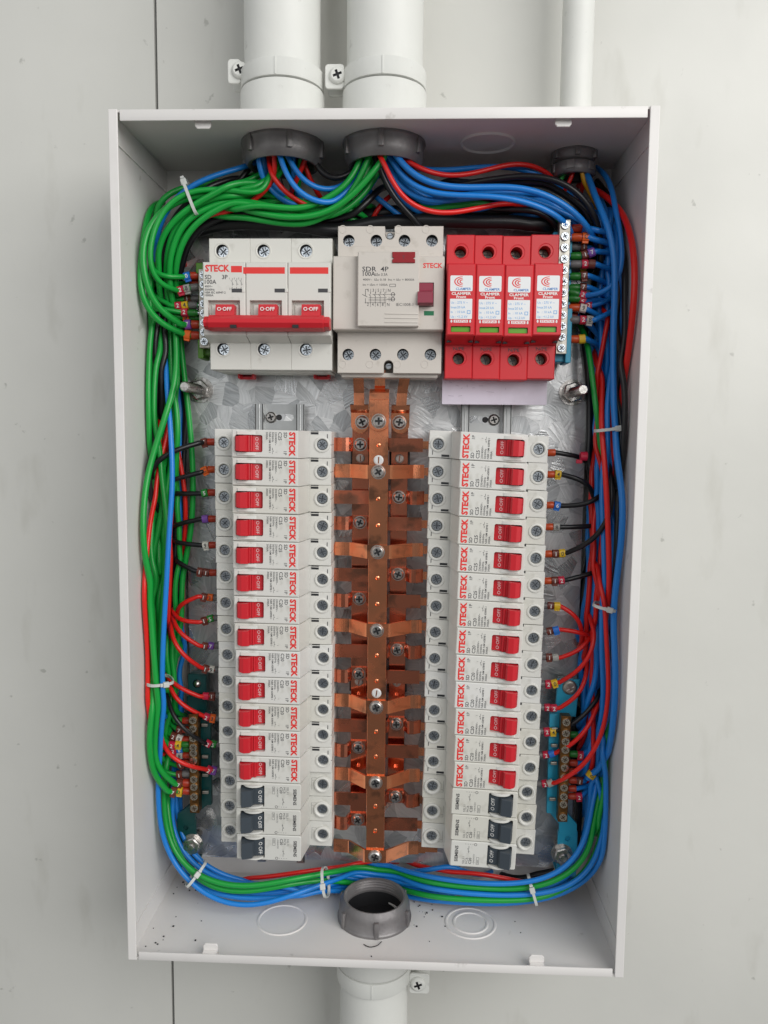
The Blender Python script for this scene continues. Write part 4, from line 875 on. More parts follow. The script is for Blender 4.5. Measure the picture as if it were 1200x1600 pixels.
def relax(iters=26):
    from mathutils.kdtree import KDTree
    pts = []; ow = []
    for wi, w_ in enumerate(WIRES):
        L = 0; n = len(w_['path']); fx = [False] * n
        for i in range(n - 1, -1, -1):
            if i < n - 1: L += (w_['path'][i + 1] - w_['path'][i]).length
            if L < w_['fixed']: fx[i] = True
        w_['s'] = len(pts)
        for i in range(n): pts.append(w_['path'][i].copy()); ow.append((wi, i, n, w_['r'], fx[i]))
    R2 = max(w_['r'] for w_ in WIRES)
    for it in range(iters):
        kd = KDTree(len(pts))
        for i, p in enumerate(pts): kd.insert(p, i)
        kd.balance(); mv = [None] * len(pts)
        for i, p in enumerate(pts):
            wi, k, n, r, fx = ow[i]
            if fx: continue
            acc = Vector((0, 0, 0)); c = 0
            for q, j, d in kd.find_range(p, r + R2 + .6):
                wj = ow[j]
                if wj[0] == wi: continue
                need = r + wj[3] + .15
                # compare with the neighbouring wire's segment, not only its sample
                a = pts[j - 1] if wj[1] > 0 else q; b = pts[j + 1] if wj[1] < wj[2] - 1 else q
                t = (b - a)
                v = p - q
                if t.length > 1e-6: t.normalize(); v = v - t * v.dot(t)
                dd = v.length
                if dd >= need: continue
                if dd < .5: v = Vector((0, 0, 1.0 if (wi > wj[0]) else -1.0)); dd = .5; v.z *= 1
                else: v = v / dd
                acc += v * (need - dd) * (.5 if not wj[4] else .9); c += 1
            if c: mv[i] = acc / c
        for i, m in enumerate(mv):
            if m: pts[i] = pts[i] + m * 1.0
        new = [p.copy() for p in pts]
        for i, p in enumerate(pts):
            wi, k, n, r, fx = ow[i]
            if fx or k in (0, n - 1): continue
            if it < iters - 1: new[i] = p * .46 + (pts[i - 1] + pts[i + 1]) * .27
            else: new[i] = p * .6 + (pts[i - 1] + pts[i + 1]) * .2
        pts = new
        for i, p in enumerate(pts):
            wi, k, n, r, fx = ow[i]
            if fx: continue
            lim = 157.9 - r
            if abs(p.x) > lim: p.x = math.copysign(lim, p.x)
            if p.y < -BT + 1.4 + r: p.y = -BT + 1.4 + r
            if -141 < p.x < 142 and -239 < p.y < 223 and k > 3 and k < n - 4: p.z = max(p.z, PH + r + .3)
            p.z = max(p.z, r + .3)
            if p.y < -BT + 22 + r:          # keep clear of the locknut
                dx, dh = p.x - cb[0], p.z - 50; dd = math.hypot(dx, dh)
                if dd < 27.3 + r: dh = -math.sqrt(max(0, (27.3 + r) ** 2 - dx * dx)); p.z = max(r + .3, 50 + dh)
    for w_ in WIRES:
        w_['path'] = smooth([pts[w_['s'] + i] for i in range(len(w_['path']))][::1], 2.4)
def build_wire(col, label, path, r, group, ferrule, marks, flen, fixed, name, thick, s=0):
    mb = MB(); mb.tube(path, r, WC[col], 12)
    org = tuple(path[0]); o = mb.build(name or col + '_wire', org=org)
    tag(o, label, 'wire' if not thick else 'cable', group)
    # walk back from the end
    L = [0.]
    for i in range(len(path) - 1, 0, -1): L.append(L[-1] + (path[i] - path[i - 1]).length)
    def pt(d):
        for i in range(1, len(L)):
            if L[i] >= d:
                a, b = path[-i], path[-i - 1]; f = (d - L[i - 1]) / max(1e-6, L[i] - L[i - 1]); return a.lerp(b, f)
        return path[0]
    d = 2.2
    if ferrule:
        mb = MB(); fr = r + .75
        mb.tube([pt(0) + (pt(0) - pt(1)).normalized() * 3.2, pt(0)], 1.15, ZINC, 10)
        mb.tube([pt(0), pt(.9), pt(1.8), pt(flen - .4), pt(flen)], fr, FER[ferrule], 14, rs=[fr * .62, fr * .8, fr, fr * 1.04, fr * .98])
        mb.build('ferrule', o, org=org, loc=(0, 0, 0)); d = flen + .2
    for k, (mc, ch) in enumerate(marks):
        p = pt(d + 2.1); q = (pt(d) - pt(d + 4.2)).normalized(); a = math.atan2(q.y, q.x)
        if a > PI / 2: a -= PI
        if a < -PI / 2: a += PI
        a += random.uniform(-.12, .12); rr = r + .75; c, s_ = math.cos(a), math.sin(a); hh = random.uniform(-.25, .3)
        mb = MB(); mb.xf = lambda u, v, w, c=c, s_=s_, p=p: (p.x + u * c - v * s_, p.y + u * s_ + v * c, p.z + w)
        n = 12; pr = []
        for i in range(n):
            g = 2 * PI * i / n + PI / n; e = 1.0 if abs(math.sin(g)) < .8 else .95
            pr.append((rr * 1.16 * math.cos(g) * e, min(rr * math.sin(g) * 1.12, rr * .98)))
        mb.prism(pr, -2.05, 2.05, MK[mc], ax='x', cham=.15)
        if random.random() < .45: mb.box(-1.9, 1.9, -rr * 1.5, -rr * .9, -rr * .2 + hh, rr * .55 + hh, MK[mc], .2)
        if ch: mb.text(ch, 0, -1.35, rr * .98 + .06, 2.7, INK if mc in ('yellow', 'white', 'grey', 'orange') else INKW, align='c', bold=.015)
        mb.build('marker', o, org=org, loc=(0, 0, 0)); d += 4.4
    return o
LE, RE = -108.3, 108.3
def bw(side, row, col, path, marks, fcol, label, yp, h=41, r=1.9):
    """wire whose end enters breaker number row (0 = top)"""
    s = side; grey = fcol == 'grey'
    xe, z = at((339.5 + row * .75) if s < 0 else (851.5 - row * 1.2), yp, h)
    if grey: xe -= s * 2.2
    raw = [(xe + s * 7.6, z, h), (xe + s * .3, z + (.2 if s < 0 else -.2), h)]
    return wire(col, label, path, r, 'breaker feed wires with numbered markers', fcol, marks, raw=raw, flen=6.6)
on = ordn
def bl(col, mk, i, side): return '%s wire with %s into the %s %s breaker' % (col, mk, on[i], 'left-hand' if side < 0 else 'right-hand')
B = -1
bw(B, 0, 'black', [(236, 742, 40), (243, 716, 52), (262, 703, 56), (290, 696, 52), (312, 692, 46)], [('brown', '7')], 'red', bl('black', 'a brown marker numbered 7', 0, B), 691, r=2.2)
bw(B, 1, 'black', [(258, 752, 40), (276, 747, 48), (300, 742, 46), (314, 738, 44)], [('orange', 'C')], 'orange', bl('black', 'an orange marker', 1, B), 734, r=2.1)
bw(B, 2, 'black', [(256, 770, 38), (276, 772, 42), (300, 772, 42), (314, 771, 42)], [('green', '5')], 'red', bl('black', 'a green marker', 2, B), 770, r=2.1)
bw(B, 3, 'black', [(262, 830, 30), (272, 816, 40), (290, 811, 42), (314, 811, 42)], [('violet', '')], 'red', bl('black', 'a plain violet marker', 3, B), 811, r=2.1)
bw(B, 4, 'black', [(262, 840, 32), (272, 849, 40), (290, 852, 42), (314, 852, 42)], [('white', '9')], 'red', bl('black', 'a white marker numbered 9', 4, B), 852, r=2.1)
bw(B, 5, 'black', [(262, 860, 30), (272, 880, 40), (288, 889, 42), (312, 893, 42)], [('brown', '1'), ('brown', '1')], 'red', bl('black', 'two brown markers', 5, B), 895, r=2.1)
bw(B, 6, 'red', [(266, 966, 34), (268, 950, 46), (277, 939, 52), (292, 934, 50), (310, 932, 46)], [('orange', '3'), ('brown', '1')], 'grey', bl('red', 'an orange and a brown marker', 6, B), 934)
bw(B, 7, 'red', [(264, 950, 36), (268, 966, 46), (280, 979, 50), (296, 979, 48), (312, 972, 45)], [('green', '5'), ('brown', '1')], 'grey', bl('red', 'a green and a brown marker', 7, B), 966)
bw(B, 8, 'red', [(262, 960, 40), (266, 983, 50), (280, 1000, 54), (298, 1007, 50), (312, 1009, 46)], [('violet', '7'), ('brown', '1')], 'grey', bl('red', 'a violet and a brown marker', 8, B), 1009)
bw(B, 9, 'red', [(262, 972, 44), (266, 1000, 54), (280, 1025, 58), (298, 1038, 52), (314, 1043, 46)], [('white', '9'), ('brown', '1')], 'grey', bl('red', 'a white and a brown marker', 9, B), 1046)
bw(B, 10, 'red', [(250, 1050, 40), (263, 1066, 50), (276, 1080, 54), (294, 1087, 50), (312, 1088, 46)], [('brown', '1'), ('red', '')], 'grey', bl('red', 'a brown marker and a plain red one', 10, B), 1087)
bw(B, 11, 'red', [(258, 1060, 40), (262, 1080, 50), (274, 1103, 56), (292, 1114, 52), (312, 1118, 46)], [('orange', '3'), ('red', '2')], 'grey', bl('red', 'an orange and a red marker', 11, B), 1122)
bw(B, 12, 'black', [(255, 1080, 44), (262, 1108, 54), (276, 1132, 58), (294, 1150, 56), (312, 1159, 50)], [('green', '5'), ('red', '2')], 'grey', bl('black', 'a green and a red marker', 12, B), 1163, r=1.9)
bw(B, 13, 'red', [(243, 1158, 46), (249, 1175, 58), (264, 1190, 62), (288, 1199, 60), (312, 1202, 52)], [('violet', '7'), ('red', '2')], 'grey', bl('red', 'a violet and a red marker', 13, B), 1203)
B = 1
bw(B, 0, 'black', [(918, 718, 34), (906, 712, 42), (896, 711, 42), (882, 709, 42)], [], 'orange', bl('black', 'a red marker at its far end', 0, B), 707, r=2.1)
bw(B, 1, 'black', [(934, 790, 32), (937, 765, 42), (925, 750, 48), (906, 742, 46), (884, 741, 43)], [('yellow', '4')], 'orange', bl('black', 'a yellow marker numbered 4', 1, B), 741, r=2.1)
bw(B, 2, 'black', [(945, 755, 34), (946, 776, 42), (930, 793, 48), (908, 797, 46), (884, 792, 43)], [('blue', '6')], 'orange', bl('black', 'a blue marker numbered 6', 2, B), 789, r=2.1)
bw(B, 3, 'black', [(938, 822, 40), (920, 823, 42), (900, 824, 42), (884, 824, 42)], [('grey', '8')], 'orange', bl('black', 'a grey marker numbered 8', 3, B), 823, r=2.1)
bw(B, 4, 'black', [(961, 742, 66), (962, 775, 66), (957, 808, 64), (940, 838, 60), (918, 855, 54), (896, 862, 46)], [('brown', '1'), ('yellow', '0')], 'orange', 'long black wire sweeping over the right bundle to the fifth breaker', 865, r=2.2)
bw(B, 5, 'black', [(944, 886, 36), (936, 896, 42), (920, 901, 44), (896, 905, 44)], [('brown', '1'), ('red', '2')], 'orange', bl('black', 'a brown and a red marker', 5, B), 907, r=2.1)
bw(B, 6, 'red', [(914, 1015, 34), (914, 985, 44), (909, 962, 50), (898, 951, 48), (884, 948, 45)], [('brown', '1'), ('yellow', '')], 'grey', bl('red', 'a brown and a yellow marker', 6, B), 946)
bw(B, 7, 'red', [(930, 1000, 34), (922, 984, 44), (906, 978, 48), (884, 982, 45)], [('brown', '1'), ('blue', '')], 'grey', bl('red', 'a brown and a blue marker', 7, B), 986)
bw(B, 8, 'red', [(930, 985, 40), (926, 1005, 46), (916, 1020, 48), (900, 1026, 48), (884, 1028, 45)], [('brown', '1'), ('grey', '')], 'grey', bl('red', 'a brown and a grey marker', 8, B), 1026)
bw(B, 9, 'red', [(934, 980, 54), (932, 1010, 58), (922, 1035, 58), (905, 1053, 54), (884, 1064, 46)], [('red', '2'), ('yellow', '0')], 'grey', bl('red', 'a red and a yellow marker', 9, B), 1068)
bw(B, 10, 'red', [(924, 1030, 40), (922, 1060, 48), (914, 1086, 52), (900, 1101, 50), (884, 1106, 46)], [('red', '2'), ('red', '2')], 'grey', bl('red', 'two red markers', 10, B), 1105)
bw(B, 11, 'black', [(938, 1070, 40), (930, 1100, 48), (915, 1124, 52), (898, 1137, 50), (884, 1142, 46)], [('red', '2'), ('yellow', '4')], 'grey', bl('black', 'a red and a yellow marker', 11, B), 1142, r=1.9)
bw(B, 12, 'red', [(939, 1090, 44), (934, 1115, 54), (920, 1142, 58), (902, 1162, 56), (884, 1173, 48)], [('red', '2'), ('blue', '')], 'grey', bl('red', 'a red and a blue marker', 12, B), 1179)
bw(B, 13, 'red', [(942, 900, 62), (948, 950, 64), (945, 980, 66), (949, 1020, 68), (952, 1070, 68), (949, 1112, 68), (941, 1152, 66), (925, 1184, 64), (902, 1208, 60), (882, 1220, 52)], [('red', '2'), ('grey', '')], 'grey', 'long red wire sweeping down to the topmost grey-toggle breaker on the right', 1224)
# left bundle
G = 'green wires of the left bundle'
W = wire
W('green', 'outermost green wire against the left wall, ending in a violet marker', [(438, 234, 46), (432, 262, 48), (424, 288, 54), (405, 300, 62), (370, 300, 60), (320, 303, 60), (285, 308, 60), (250, 325, 62), (228, 356, 66), (219, 400, 68), (218, 440, 68), (226, 470, 66), (243, 492, 62), (262, 503, 56), (284, 507, 50)], 2.5, G, 'red', [('violet', '7')], raw=[(-128.5, at(300, 507, 45)[1], 45), (-122.5, at(300, 507, 45)[1], 45)])
W('green', 'green wire with an orange marker, lowest at the upper left screw strip', [(238, 318, 40), (226, 360, 56), (219, 410, 64), (218, 452, 64), (228, 486, 62), (245, 508, 58), (262, 518, 54), (280, 521, 48)], 2.4, G, 'red', [('orange', '')], raw=[(-128.5, at(300, 524, 45)[1], 45), (-122.5, at(300, 524, 45)[1], 45)])
W('green', 'bright green wire arching over the left bundle with red and grey markers', [(438, 234, 46), (432, 262, 48), (424, 288, 54), (420, 306, 60), (380, 300, 62), (345, 294, 64), (320, 294, 66), (292, 294, 66), (268, 306, 66), (248, 330, 66), (236, 362, 68), (230, 400, 68), (230, 430, 68), (238, 448, 64), (254, 456, 58), (270, 456, 52)], 2.1, G, 'grey', [('grey', '8'), ('red', '2')], raw=[(-128.5, at(300, 450, 46)[1], 46), (-122.5, at(300, 448, 45)[1], 45)])
W('green', 'green wire with a blue marker, topmost at the left screw strip', [(440, 300, 30), (400, 312, 46), (345, 320, 54), (310, 338, 50), (262, 395, 40), (240, 420, 50), (238, 430, 56), (250, 436, 56), (270, 436, 52)], 2.1, G, 'red', [('blue', '0')], raw=[(-128.5, at(300, 431, 45)[1], 45), (-122.5, at(300, 431, 45)[1], 45)])
W('blue', 'blue wire arching over the green ones at the upper left', [(420, 236, 36), (408, 256, 42), (385, 262, 50), (355, 266, 54), (325, 276, 58), (297, 288, 58), (275, 303, 60), (258, 325, 60), (246, 352, 58), (240, 375, 52), (242, 420, 40), (250, 500, 38), (257, 570, 44), (260, 610, 50), (263, 640, 54), (267, 680, 58), (270, 720, 60), (270, 760, 62), (264, 830, 64), (261, 900, 66), (257, 960, 66), (253, 1050, 66), (250, 1110, 64), (248, 1180, 58), (247, 1240, 54), (249, 1290, 52), (257, 1326, 52), (277, 1360, 54), (302, 1386, 56), (332, 1406, 58), (370, 1417, 60), (408, 1416, 60), (450, 1401, 58), (500, 1383, 56), (540, 1372, 54), (580, 1370, 54), (630, 1381, 54), (690, 1391, 54), (750, 1398, 54), (820, 1398, 54), (870, 1394, 54), (905, 1380, 54), (926, 1361, 54), (939, 1330, 52), (943, 1290, 52), (943, 1250, 50), (935, 1212, 50)], 2.1, 'long blue wires round the box')
def gw(lab, pts, r=2.35, f=None, mk=(), raw=None): return W('green', lab, pts, r, G, f, mk, raw=raw)
gw('green wire under the upper left cable tie, third from the left wall', [(446, 234, 42), (440, 264, 44), (424, 290, 52), (385, 292, 60), (350, 297, 64), (325, 306, 66), (300, 322, 64), (275, 338, 62), (254, 358, 60), (243, 382, 58), (240, 412, 56), (243, 440, 50), (247, 480, 40), (246, 520, 42), (243, 560, 48), (240, 600, 52), (239, 650, 52), (243, 700, 50), (251, 740, 52), (258, 780, 54), (262, 825, 56), (259, 880, 58), (254, 950, 60), (250, 1020, 60), (248, 1080, 58)])
gw('pale-lit green wire in the middle of the left bundle beside the black one', [(430, 234, 42), (426, 270, 44), (418, 300, 52), (400, 310, 58), (365, 308, 62), (335, 318, 60), (305, 322, 60), (282, 332, 58), (266, 352, 56), (258, 385, 54), (258, 415, 52), (263, 445, 48), (267, 500, 38), (266, 560, 40), (272, 610, 46), (279, 650, 50), (279, 690, 50), (272, 735, 46), (262, 780, 40), (254, 820, 38), (248, 870, 40), (243, 920, 42), (241, 980, 44), (245, 1050, 44)])
gw('green wire turning down the left side, fourth from the breakers', [(585, 236, 54), (572, 280, 56), (540, 316, 56), (500, 334, 54), (465, 336, 54), (420, 324, 58), (375, 310, 60), (340, 318, 60), (312, 326, 62), (290, 342, 60), (275, 364, 58), (267, 390, 56), (264, 425, 54), (266, 460, 46), (276, 530, 44), (278, 570, 48), (270, 620, 54), (256, 662, 58), (241, 702, 60), (229, 745, 62), (223, 800, 64), (223, 850, 66), (229, 920, 66), (236, 980, 66), (242, 1050, 66), (244, 1120, 64), (241, 1165, 60), (244, 1195, 58), (253, 1218, 56), (264, 1226, 52)], 2.5, 'red', [('brown', '7')], raw=[(LBX - 9.5, at(285, 1223, 45)[1], 45), (LBX - 3.2, at(290, 1223, 45)[1], 45)])
gw('innermost green wire of the upper left bend, nearest the plate', [(598, 240, 46), (588, 285, 46), (562, 318, 46), (500, 340, 50), (440, 330, 58), (395, 318, 60), (350, 316, 60), (318, 326, 62), (298, 340, 60), (284, 362, 58), (276, 390, 56), (272, 420, 54), (271, 455, 44), (282, 530, 34), (287, 580, 34), (294, 640, 34), (300, 700, 34), (302, 760, 34), (300, 820, 34), (294, 862, 34), (284, 892, 34), (279, 930, 36), (278, 980, 38), (272, 1020, 38), (264, 1060, 38), (258, 1100, 36)], 2.4)
gw('green loop wire standing off the upper left corner behind the cable tie', [(430, 250, 30), (405, 280, 32), (370, 285, 36), (330, 288, 36), (285, 290, 40), (256, 298, 46), (241, 309, 50), (236, 322, 48), (241, 340, 40), (240, 380, 30), (250, 450, 26)], 2.3)
gw('dark green wire nearest the left wall below the screw strip', [(240, 470, 44), (236, 510, 48), (233, 560, 50), (232, 620, 50), (233, 660, 46), (238, 720, 36), (243, 780, 30), (244, 840, 30), (238, 900, 40)], 2.2)
gw('green wire crossing behind the red one at mid height of the left bundle', [(262, 560, 34), (268, 640, 40), (272, 700, 40), (266, 745, 42), (258, 790, 42), (252, 832, 42), (247, 880, 46), (240, 950, 50), (244, 1000, 50), (246, 1060, 48)], 2.3)
gw('green wire ending at the yellow marker of the lower left strip', [(252, 720, 46), (243, 850, 44), (236, 930, 52), (240, 990, 58), (239, 1050, 64), (236, 1100, 64), (232, 1140, 64), (233, 1180, 62), (240, 1210, 60), (252, 1230, 56), (262, 1236, 52)], 2.4, 'red', [('yellow', '0'), ('brown', '7')], raw=[(LBX - 9.8, at(285, 1235, 45)[1], 45), (LBX - 3.2, at(290, 1236, 45)[1], 45)])
gw('short dark green wire behind the cable tie at the lower left', [(255, 990, 40), (262, 1040, 40), (260, 1080, 40), (258, 1110, 38), (260, 1130, 36)], 2.2)
gw('green wire curving down from the left cable tie into the lower left strip', [(270, 1010, 34), (264, 1060, 36), (257, 1110, 40), (256, 1150, 42), (262, 1175, 42)], 2.2)
GE = 'green wires ending at the upper left screw strip'
def ge(lab, pts, yp, f, mk, h=44, col='green'):
    x0 = xg - 4.6
    zz_ = at(300, yp, h)[1]; W(col, lab, pts, 2.0, GE, f, mk, raw=[(x0 - 7, zz_, h), (x0 - 1, zz_, h)])
ge('green wire with a brown marker at the upper left screw strip', [(240, 468, 40), (252, 470, 44), (270, 468, 42)], 467, 'grey', [('brown', '1')], 40)
ge('green wire with a yellow marker at the upper left screw strip', [(238, 460, 40), (252, 474, 48), (268, 478, 48)], 477, 'grey', [('yellow', '4'), ('red', '2')], 46)
ge('green wire with a red marker and a green ferrule at the upper left screw strip', [(228, 480, 42), (242, 478, 52), (262, 480, 54), (276, 486, 50)], 489, 'green', [('red', '2')], 47)
ge('green wire with an orange marker lying just above the violet one', [(240, 490, 40), (255, 494, 44), (275, 495, 44)], 497, 'green', [('orange', '3')], 43)
ge('green wire with a short red ferrule just below the blue marker', [(240, 446, 36), (258, 446, 38), (276, 444, 38)], 442, 'red', [], 40)
BK = 'black wires running in the bundles'
def bk(lab, pts, r=2.3): return W('black', lab, pts, r, BK)
bk('black wire between two green ones in the left bend, beside the blue wire', [(430, 262, 30), (400, 284, 36), (350, 286, 48), (318, 298, 56), (295, 310, 58), (275, 328, 56), (262, 350, 52), (254, 385, 48), (250, 430, 44), (253, 480, 42), (256, 540, 46), (254, 600, 46), (252, 660, 40)])
bk('black wire along the outside of the left green bundle', [(244, 460, 44), (240, 510, 46), (241, 570, 44), (245, 640, 40), (240, 690, 42), (233, 725, 40), (234, 760, 32), (240, 800, 24)])
bk('black wire at the inner edge of the left bend against the plate', [(430, 334, 40), (340, 332, 48), (306, 345, 50), (290, 370, 46), (281, 400, 42), (277, 450, 34), (281, 560, 26), (286, 640, 26), (288, 720, 26), (280, 800, 26), (274, 880, 28), (266, 950, 30)], 2.6)
bk('black wire low behind the left bundle, seen between green and blue', [(262, 620, 28), (262, 700, 28), (265, 770, 30), (266, 850, 30), (266, 900, 32), (262, 960, 34)], 2.6)
RD = 'red wires running in the bundles'
def rd(lab, pts, r=1.9): return W('red', lab, pts, r, RD)
rd('red wire running outermost in the left bundle above its cable tie', [(268, 560, 30), (268, 640, 36), (262, 680, 42), (252, 715, 48), (242, 755, 52), (234, 800, 52), (232, 850, 50), (227, 890, 50), (226, 930, 54), (230, 990, 56), (233, 1050, 56), (232, 1095, 52), (235, 1130, 42), (246, 1180, 28)])
rd('red wire at the inner side of the left bundle beside the dark green one', [(268, 640, 30), (275, 695, 36), (284, 735, 36), (291, 775, 36), (291, 820, 34), (286, 855, 30), (283, 950, 28), (280, 1000, 26)])
rd('red wire under the greens in the upper left bend', [(428, 240, 64), (428, 268, 62), (424, 295, 58), (412, 315, 52), (392, 323, 52), (350, 324, 56), (320, 334, 56), (300, 348, 52), (290, 368, 44), (284, 400, 34)])
BL = 'long blue wires round the box'
def bu(lab, pts, r=2.1, **k): return W('blue', lab, pts, r, BL, **k)
bu('dark blue wire at the inner side of the left bundle', [(275, 560, 26), (276, 640, 26), (276, 700, 30), (280, 760, 32), (278, 820, 32), (276, 880, 32), (275, 960, 30), (276, 1040, 30), (275, 1110, 30), (272, 1180, 30), (268, 1240, 34), (267, 1290, 36), (277, 1322, 40), (297, 1350, 44), (322, 1368, 46), (352, 1378, 46), (385, 1384, 46), (430, 1380, 44), (480, 1392, 44), (530, 1384, 44), (580, 1385, 40)])
bu('second blue wire from the plate in the lower left bend', [(278, 1100, 24), (276, 1180, 26), (274, 1240, 30), (277, 1290, 34), (290, 1325, 38), (312, 1349, 42), (335, 1362, 42), (365, 1376, 40), (410, 1386, 34), (470, 1386, 28), (520, 1384, 20)])
bu('blue wire closest to the plate corner nut at the lower left', [(282, 1180, 22), (281, 1250, 24), (284, 1300, 28), (298, 1334, 32), (316, 1346, 38), (322, 1356, 40), (340, 1370, 36), (370, 1386, 28), (400, 1394, 20)])
bu('lowest blue wire of the bottom run, passing behind the open locknut', [(266, 1330, 32), (290, 1372, 40), (315, 1390, 46), (345, 1400, 50), (385, 1405, 50), (430, 1404, 50), (480, 1394, 48), (530, 1386, 46), (580, 1390, 42), (640, 1404, 44), (700, 1409, 46), (770, 1413, 46), (840, 1408, 48), (890, 1394, 48), (925, 1370, 46), (941, 1335, 44), (946, 1280, 44), (946, 1220, 42), (950, 1150, 40)])
bu('blue wire in the middle of the bottom run, left half', [(262, 1280, 30), (275, 1340, 34), (300, 1375, 40), (335, 1394, 42), (380, 1397, 44), (430, 1392, 44), (480, 1382, 42), (520, 1374, 40), (560, 1368, 38), (610, 1364, 38), (650, 1362, 40), (700, 1356, 38), (730, 1362, 30), (760, 1374, 22)])
gw('upper green wire of the bottom run', [(256, 1180, 40), (256, 1245, 44), (257, 1290, 46), (269, 1330, 50), (291, 1359, 54), (320, 1376, 56), (358, 1386, 56), (400, 1385, 56), (450, 1375, 54), (500, 1366, 54), (545, 1359, 52), (583, 1361, 50), (640, 1374, 52), (690, 1382, 52), (750, 1388, 52), (810, 1391, 52), (850, 1386, 54), (885, 1371, 54), (910, 1350, 54), (927, 1320, 54), (935, 1280, 52), (936, 1230, 48), (938, 1190, 40)], 2.3)
gw('second green wire of the bottom run, ending in the right bend', [(262, 1245, 38), (264, 1295, 42), (280, 1342, 46), (303, 1374, 50), (332, 1390, 52), (370, 1396, 52), (410, 1391, 52), (455, 1381, 48), (500, 1374, 46), (545, 1377, 44), (600, 1381, 46), (645, 1396, 52), (690, 1403, 54), (760, 1407, 54), (830, 1406, 54), (875, 1396, 52), (905, 1376, 48), (925, 1350, 46), (936, 1320, 44), (942, 1260, 40)], 2.3)
rd('red wire along the bottom under the left breakers', [(350, 1382, 30), (372, 1377, 34), (410, 1372, 36), (460, 1364, 38), (510, 1357, 38), (555, 1352, 38), (610, 1352, 34)])
rd('red wire along the bottom under the right breakers', [(640, 1352, 32), (690, 1358, 36), (730, 1362, 38), (770, 1368, 38), (808, 1376, 36), (840, 1384, 30)])
bu('top blue wire of the bottom run on the right side', [(560, 1350, 38), (592, 1352, 44), (630, 1361, 50), (670, 1370, 54), (730, 1379, 56), (790, 1382, 56), (845, 1377, 56), (880, 1364, 56), (903, 1342, 56), (917, 1310, 54), (925, 1270, 52), (930, 1230, 48), (932, 1190, 40)])
W('yellow', 'short yellow wire peeping out at the lower right corner of the plate', [(835, 1384, 22), (858, 1376, 24), (875, 1364, 26), (890, 1345, 22)], 1.8)
bk('black wires low in the lower right bend beside the plate', [(800, 1378, 20), (850, 1372, 22), (885, 1356, 24), (904, 1325, 24), (908, 1280, 24), (907, 1200, 24), (905, 1120, 24)], 3.0)
bu('dark blue wire just inside the green one in the lower right bend', [(700, 1394, 44), (780, 1398, 46), (850, 1390, 46), (890, 1372, 46), (915, 1342, 44), (928, 1300, 40), (930, 1240, 38), (930, 1180, 34)])
# lower left strip ends
def le(i, lab, pts, yp, f, mk, h=43, col='green', side=-1):
    X = LBX if side < 0 else RBX; zz_ = at(290 if side < 0 else 893, yp, h)[1]
    W(col, lab, pts, 1.9 if col != 'red' else 1.8, 'wires ending at the lower %s brass strip' % ('left' if side < 0 else 'right'), f, mk, raw=[(X + side * 10, zz_, h), (X + side * 3.4, zz_, h)])
le(0, 'green wire with a green marker, topmost at the lower left brass strip', [(254, 1110, 34), (262, 1122, 38), (274, 1127, 42)], 1126, 'red', [('green', '5')], 42)
le(1, 'green wire with a brown marker, second at the lower left brass strip', [(252, 1125, 34), (258, 1134, 40), (268, 1138, 42)], 1140, 'red', [('brown', '7')], 42)
le(2, 'green wire with a white marker under the black wire at the lower left', [(252, 1135, 34), (260, 1145, 42), (272, 1150, 44)], 1155, 'red', [('white', '9'), ('brown', '2')], 43)
le(3, 'green wire with yellow and red markers at the lower left strip', [(248, 1150, 40), (254, 1163, 46), (264, 1164, 48)], 1163, 'green', [('yellow', '4'), ('red', '2')], 45)
le(4, 'green wire with a blue and a red marker at the lower left brass strip', [(246, 1160, 38), (254, 1172, 44), (264, 1173, 44)], 1170, 'green', [('blue', '6'), ('red', '2')], 42)
le(5, 'green wire with a grey marker at the lower left brass strip', [(254, 1168, 34), (264, 1180, 40), (272, 1180, 42)], 1180, 'red', [('grey', '8')], 42)
le(6, 'green wire with a brown marker under the long red lower left wire', [(250, 1180, 34), (256, 1198, 38), (264, 1206, 42)], 1192, 'red', [('brown', '1')], 42)
le(7, 'green wire with a grey ferrule low on the lower left brass strip', [(250, 1205, 36), (258, 1212, 42), (270, 1212, 44)], 1209, 'grey', [('brown', '1')], 44)
# upper run
bu('blue wire curving left out of the left conduit, next to the red one', [(402, 232, 62), (399, 262, 62), (404, 290, 60), (418, 308, 54), (440, 318, 48), (470, 330, 40), (520, 336, 34)])
bu('second blue wire from the left conduit falling behind the red one', [(410, 236, 56), (408, 262, 56), (414, 285, 54), (426, 302, 48), (445, 312, 42)])
bu('lower blue wire looping from the left conduit to the middle one', [(433, 234, 66), (440, 262, 68), (450, 290, 68), (468, 312, 66), (492, 323, 64), (518, 320, 60), (540, 305, 56), (560, 285, 52), (574, 262, 50), (580, 236, 50)])
bu('upper blue wire looping from the left conduit to the middle one', [(444, 232, 62), (454, 262, 62), (468, 287, 62), (484, 300, 60), (505, 304, 58), (528, 298, 52), (545, 292, 48), (562, 272, 46), (572, 240, 46)])
bk('black wire looping between the two big conduits above the blue pair', [(486, 240, 52), (492, 268, 54), (502, 292, 54), (520, 297, 52), (540, 284, 52), (560, 276, 50), (572, 255, 48), (576, 236, 46)])
rd('red wire looping from the left conduit beneath the blue pair', [(419, 236, 56), (424, 270, 60), (434, 297, 60), (452, 316, 58), (478, 328, 56), (500, 329, 50), (520, 338, 38), (540, 346, 26)])
rd('short red wire at the right of the left conduit mouth', [(482, 236, 56), (478, 256, 56), (466, 275, 54), (458, 292, 46)])
rd('short red wire crossing down to the right in the left conduit mouth', [(468, 240, 50), (474, 262, 50), (482, 288, 48), (496, 304, 42)])
gw('short green wire deep in the left conduit mouth', [(450, 236, 44), (449, 256, 44), (452, 280, 40)], 2.1)
gw('short green wire at the right in the left conduit mouth', [(474, 236, 54), (466, 258, 52), (460, 280, 46), (462, 300, 40)], 2.1)
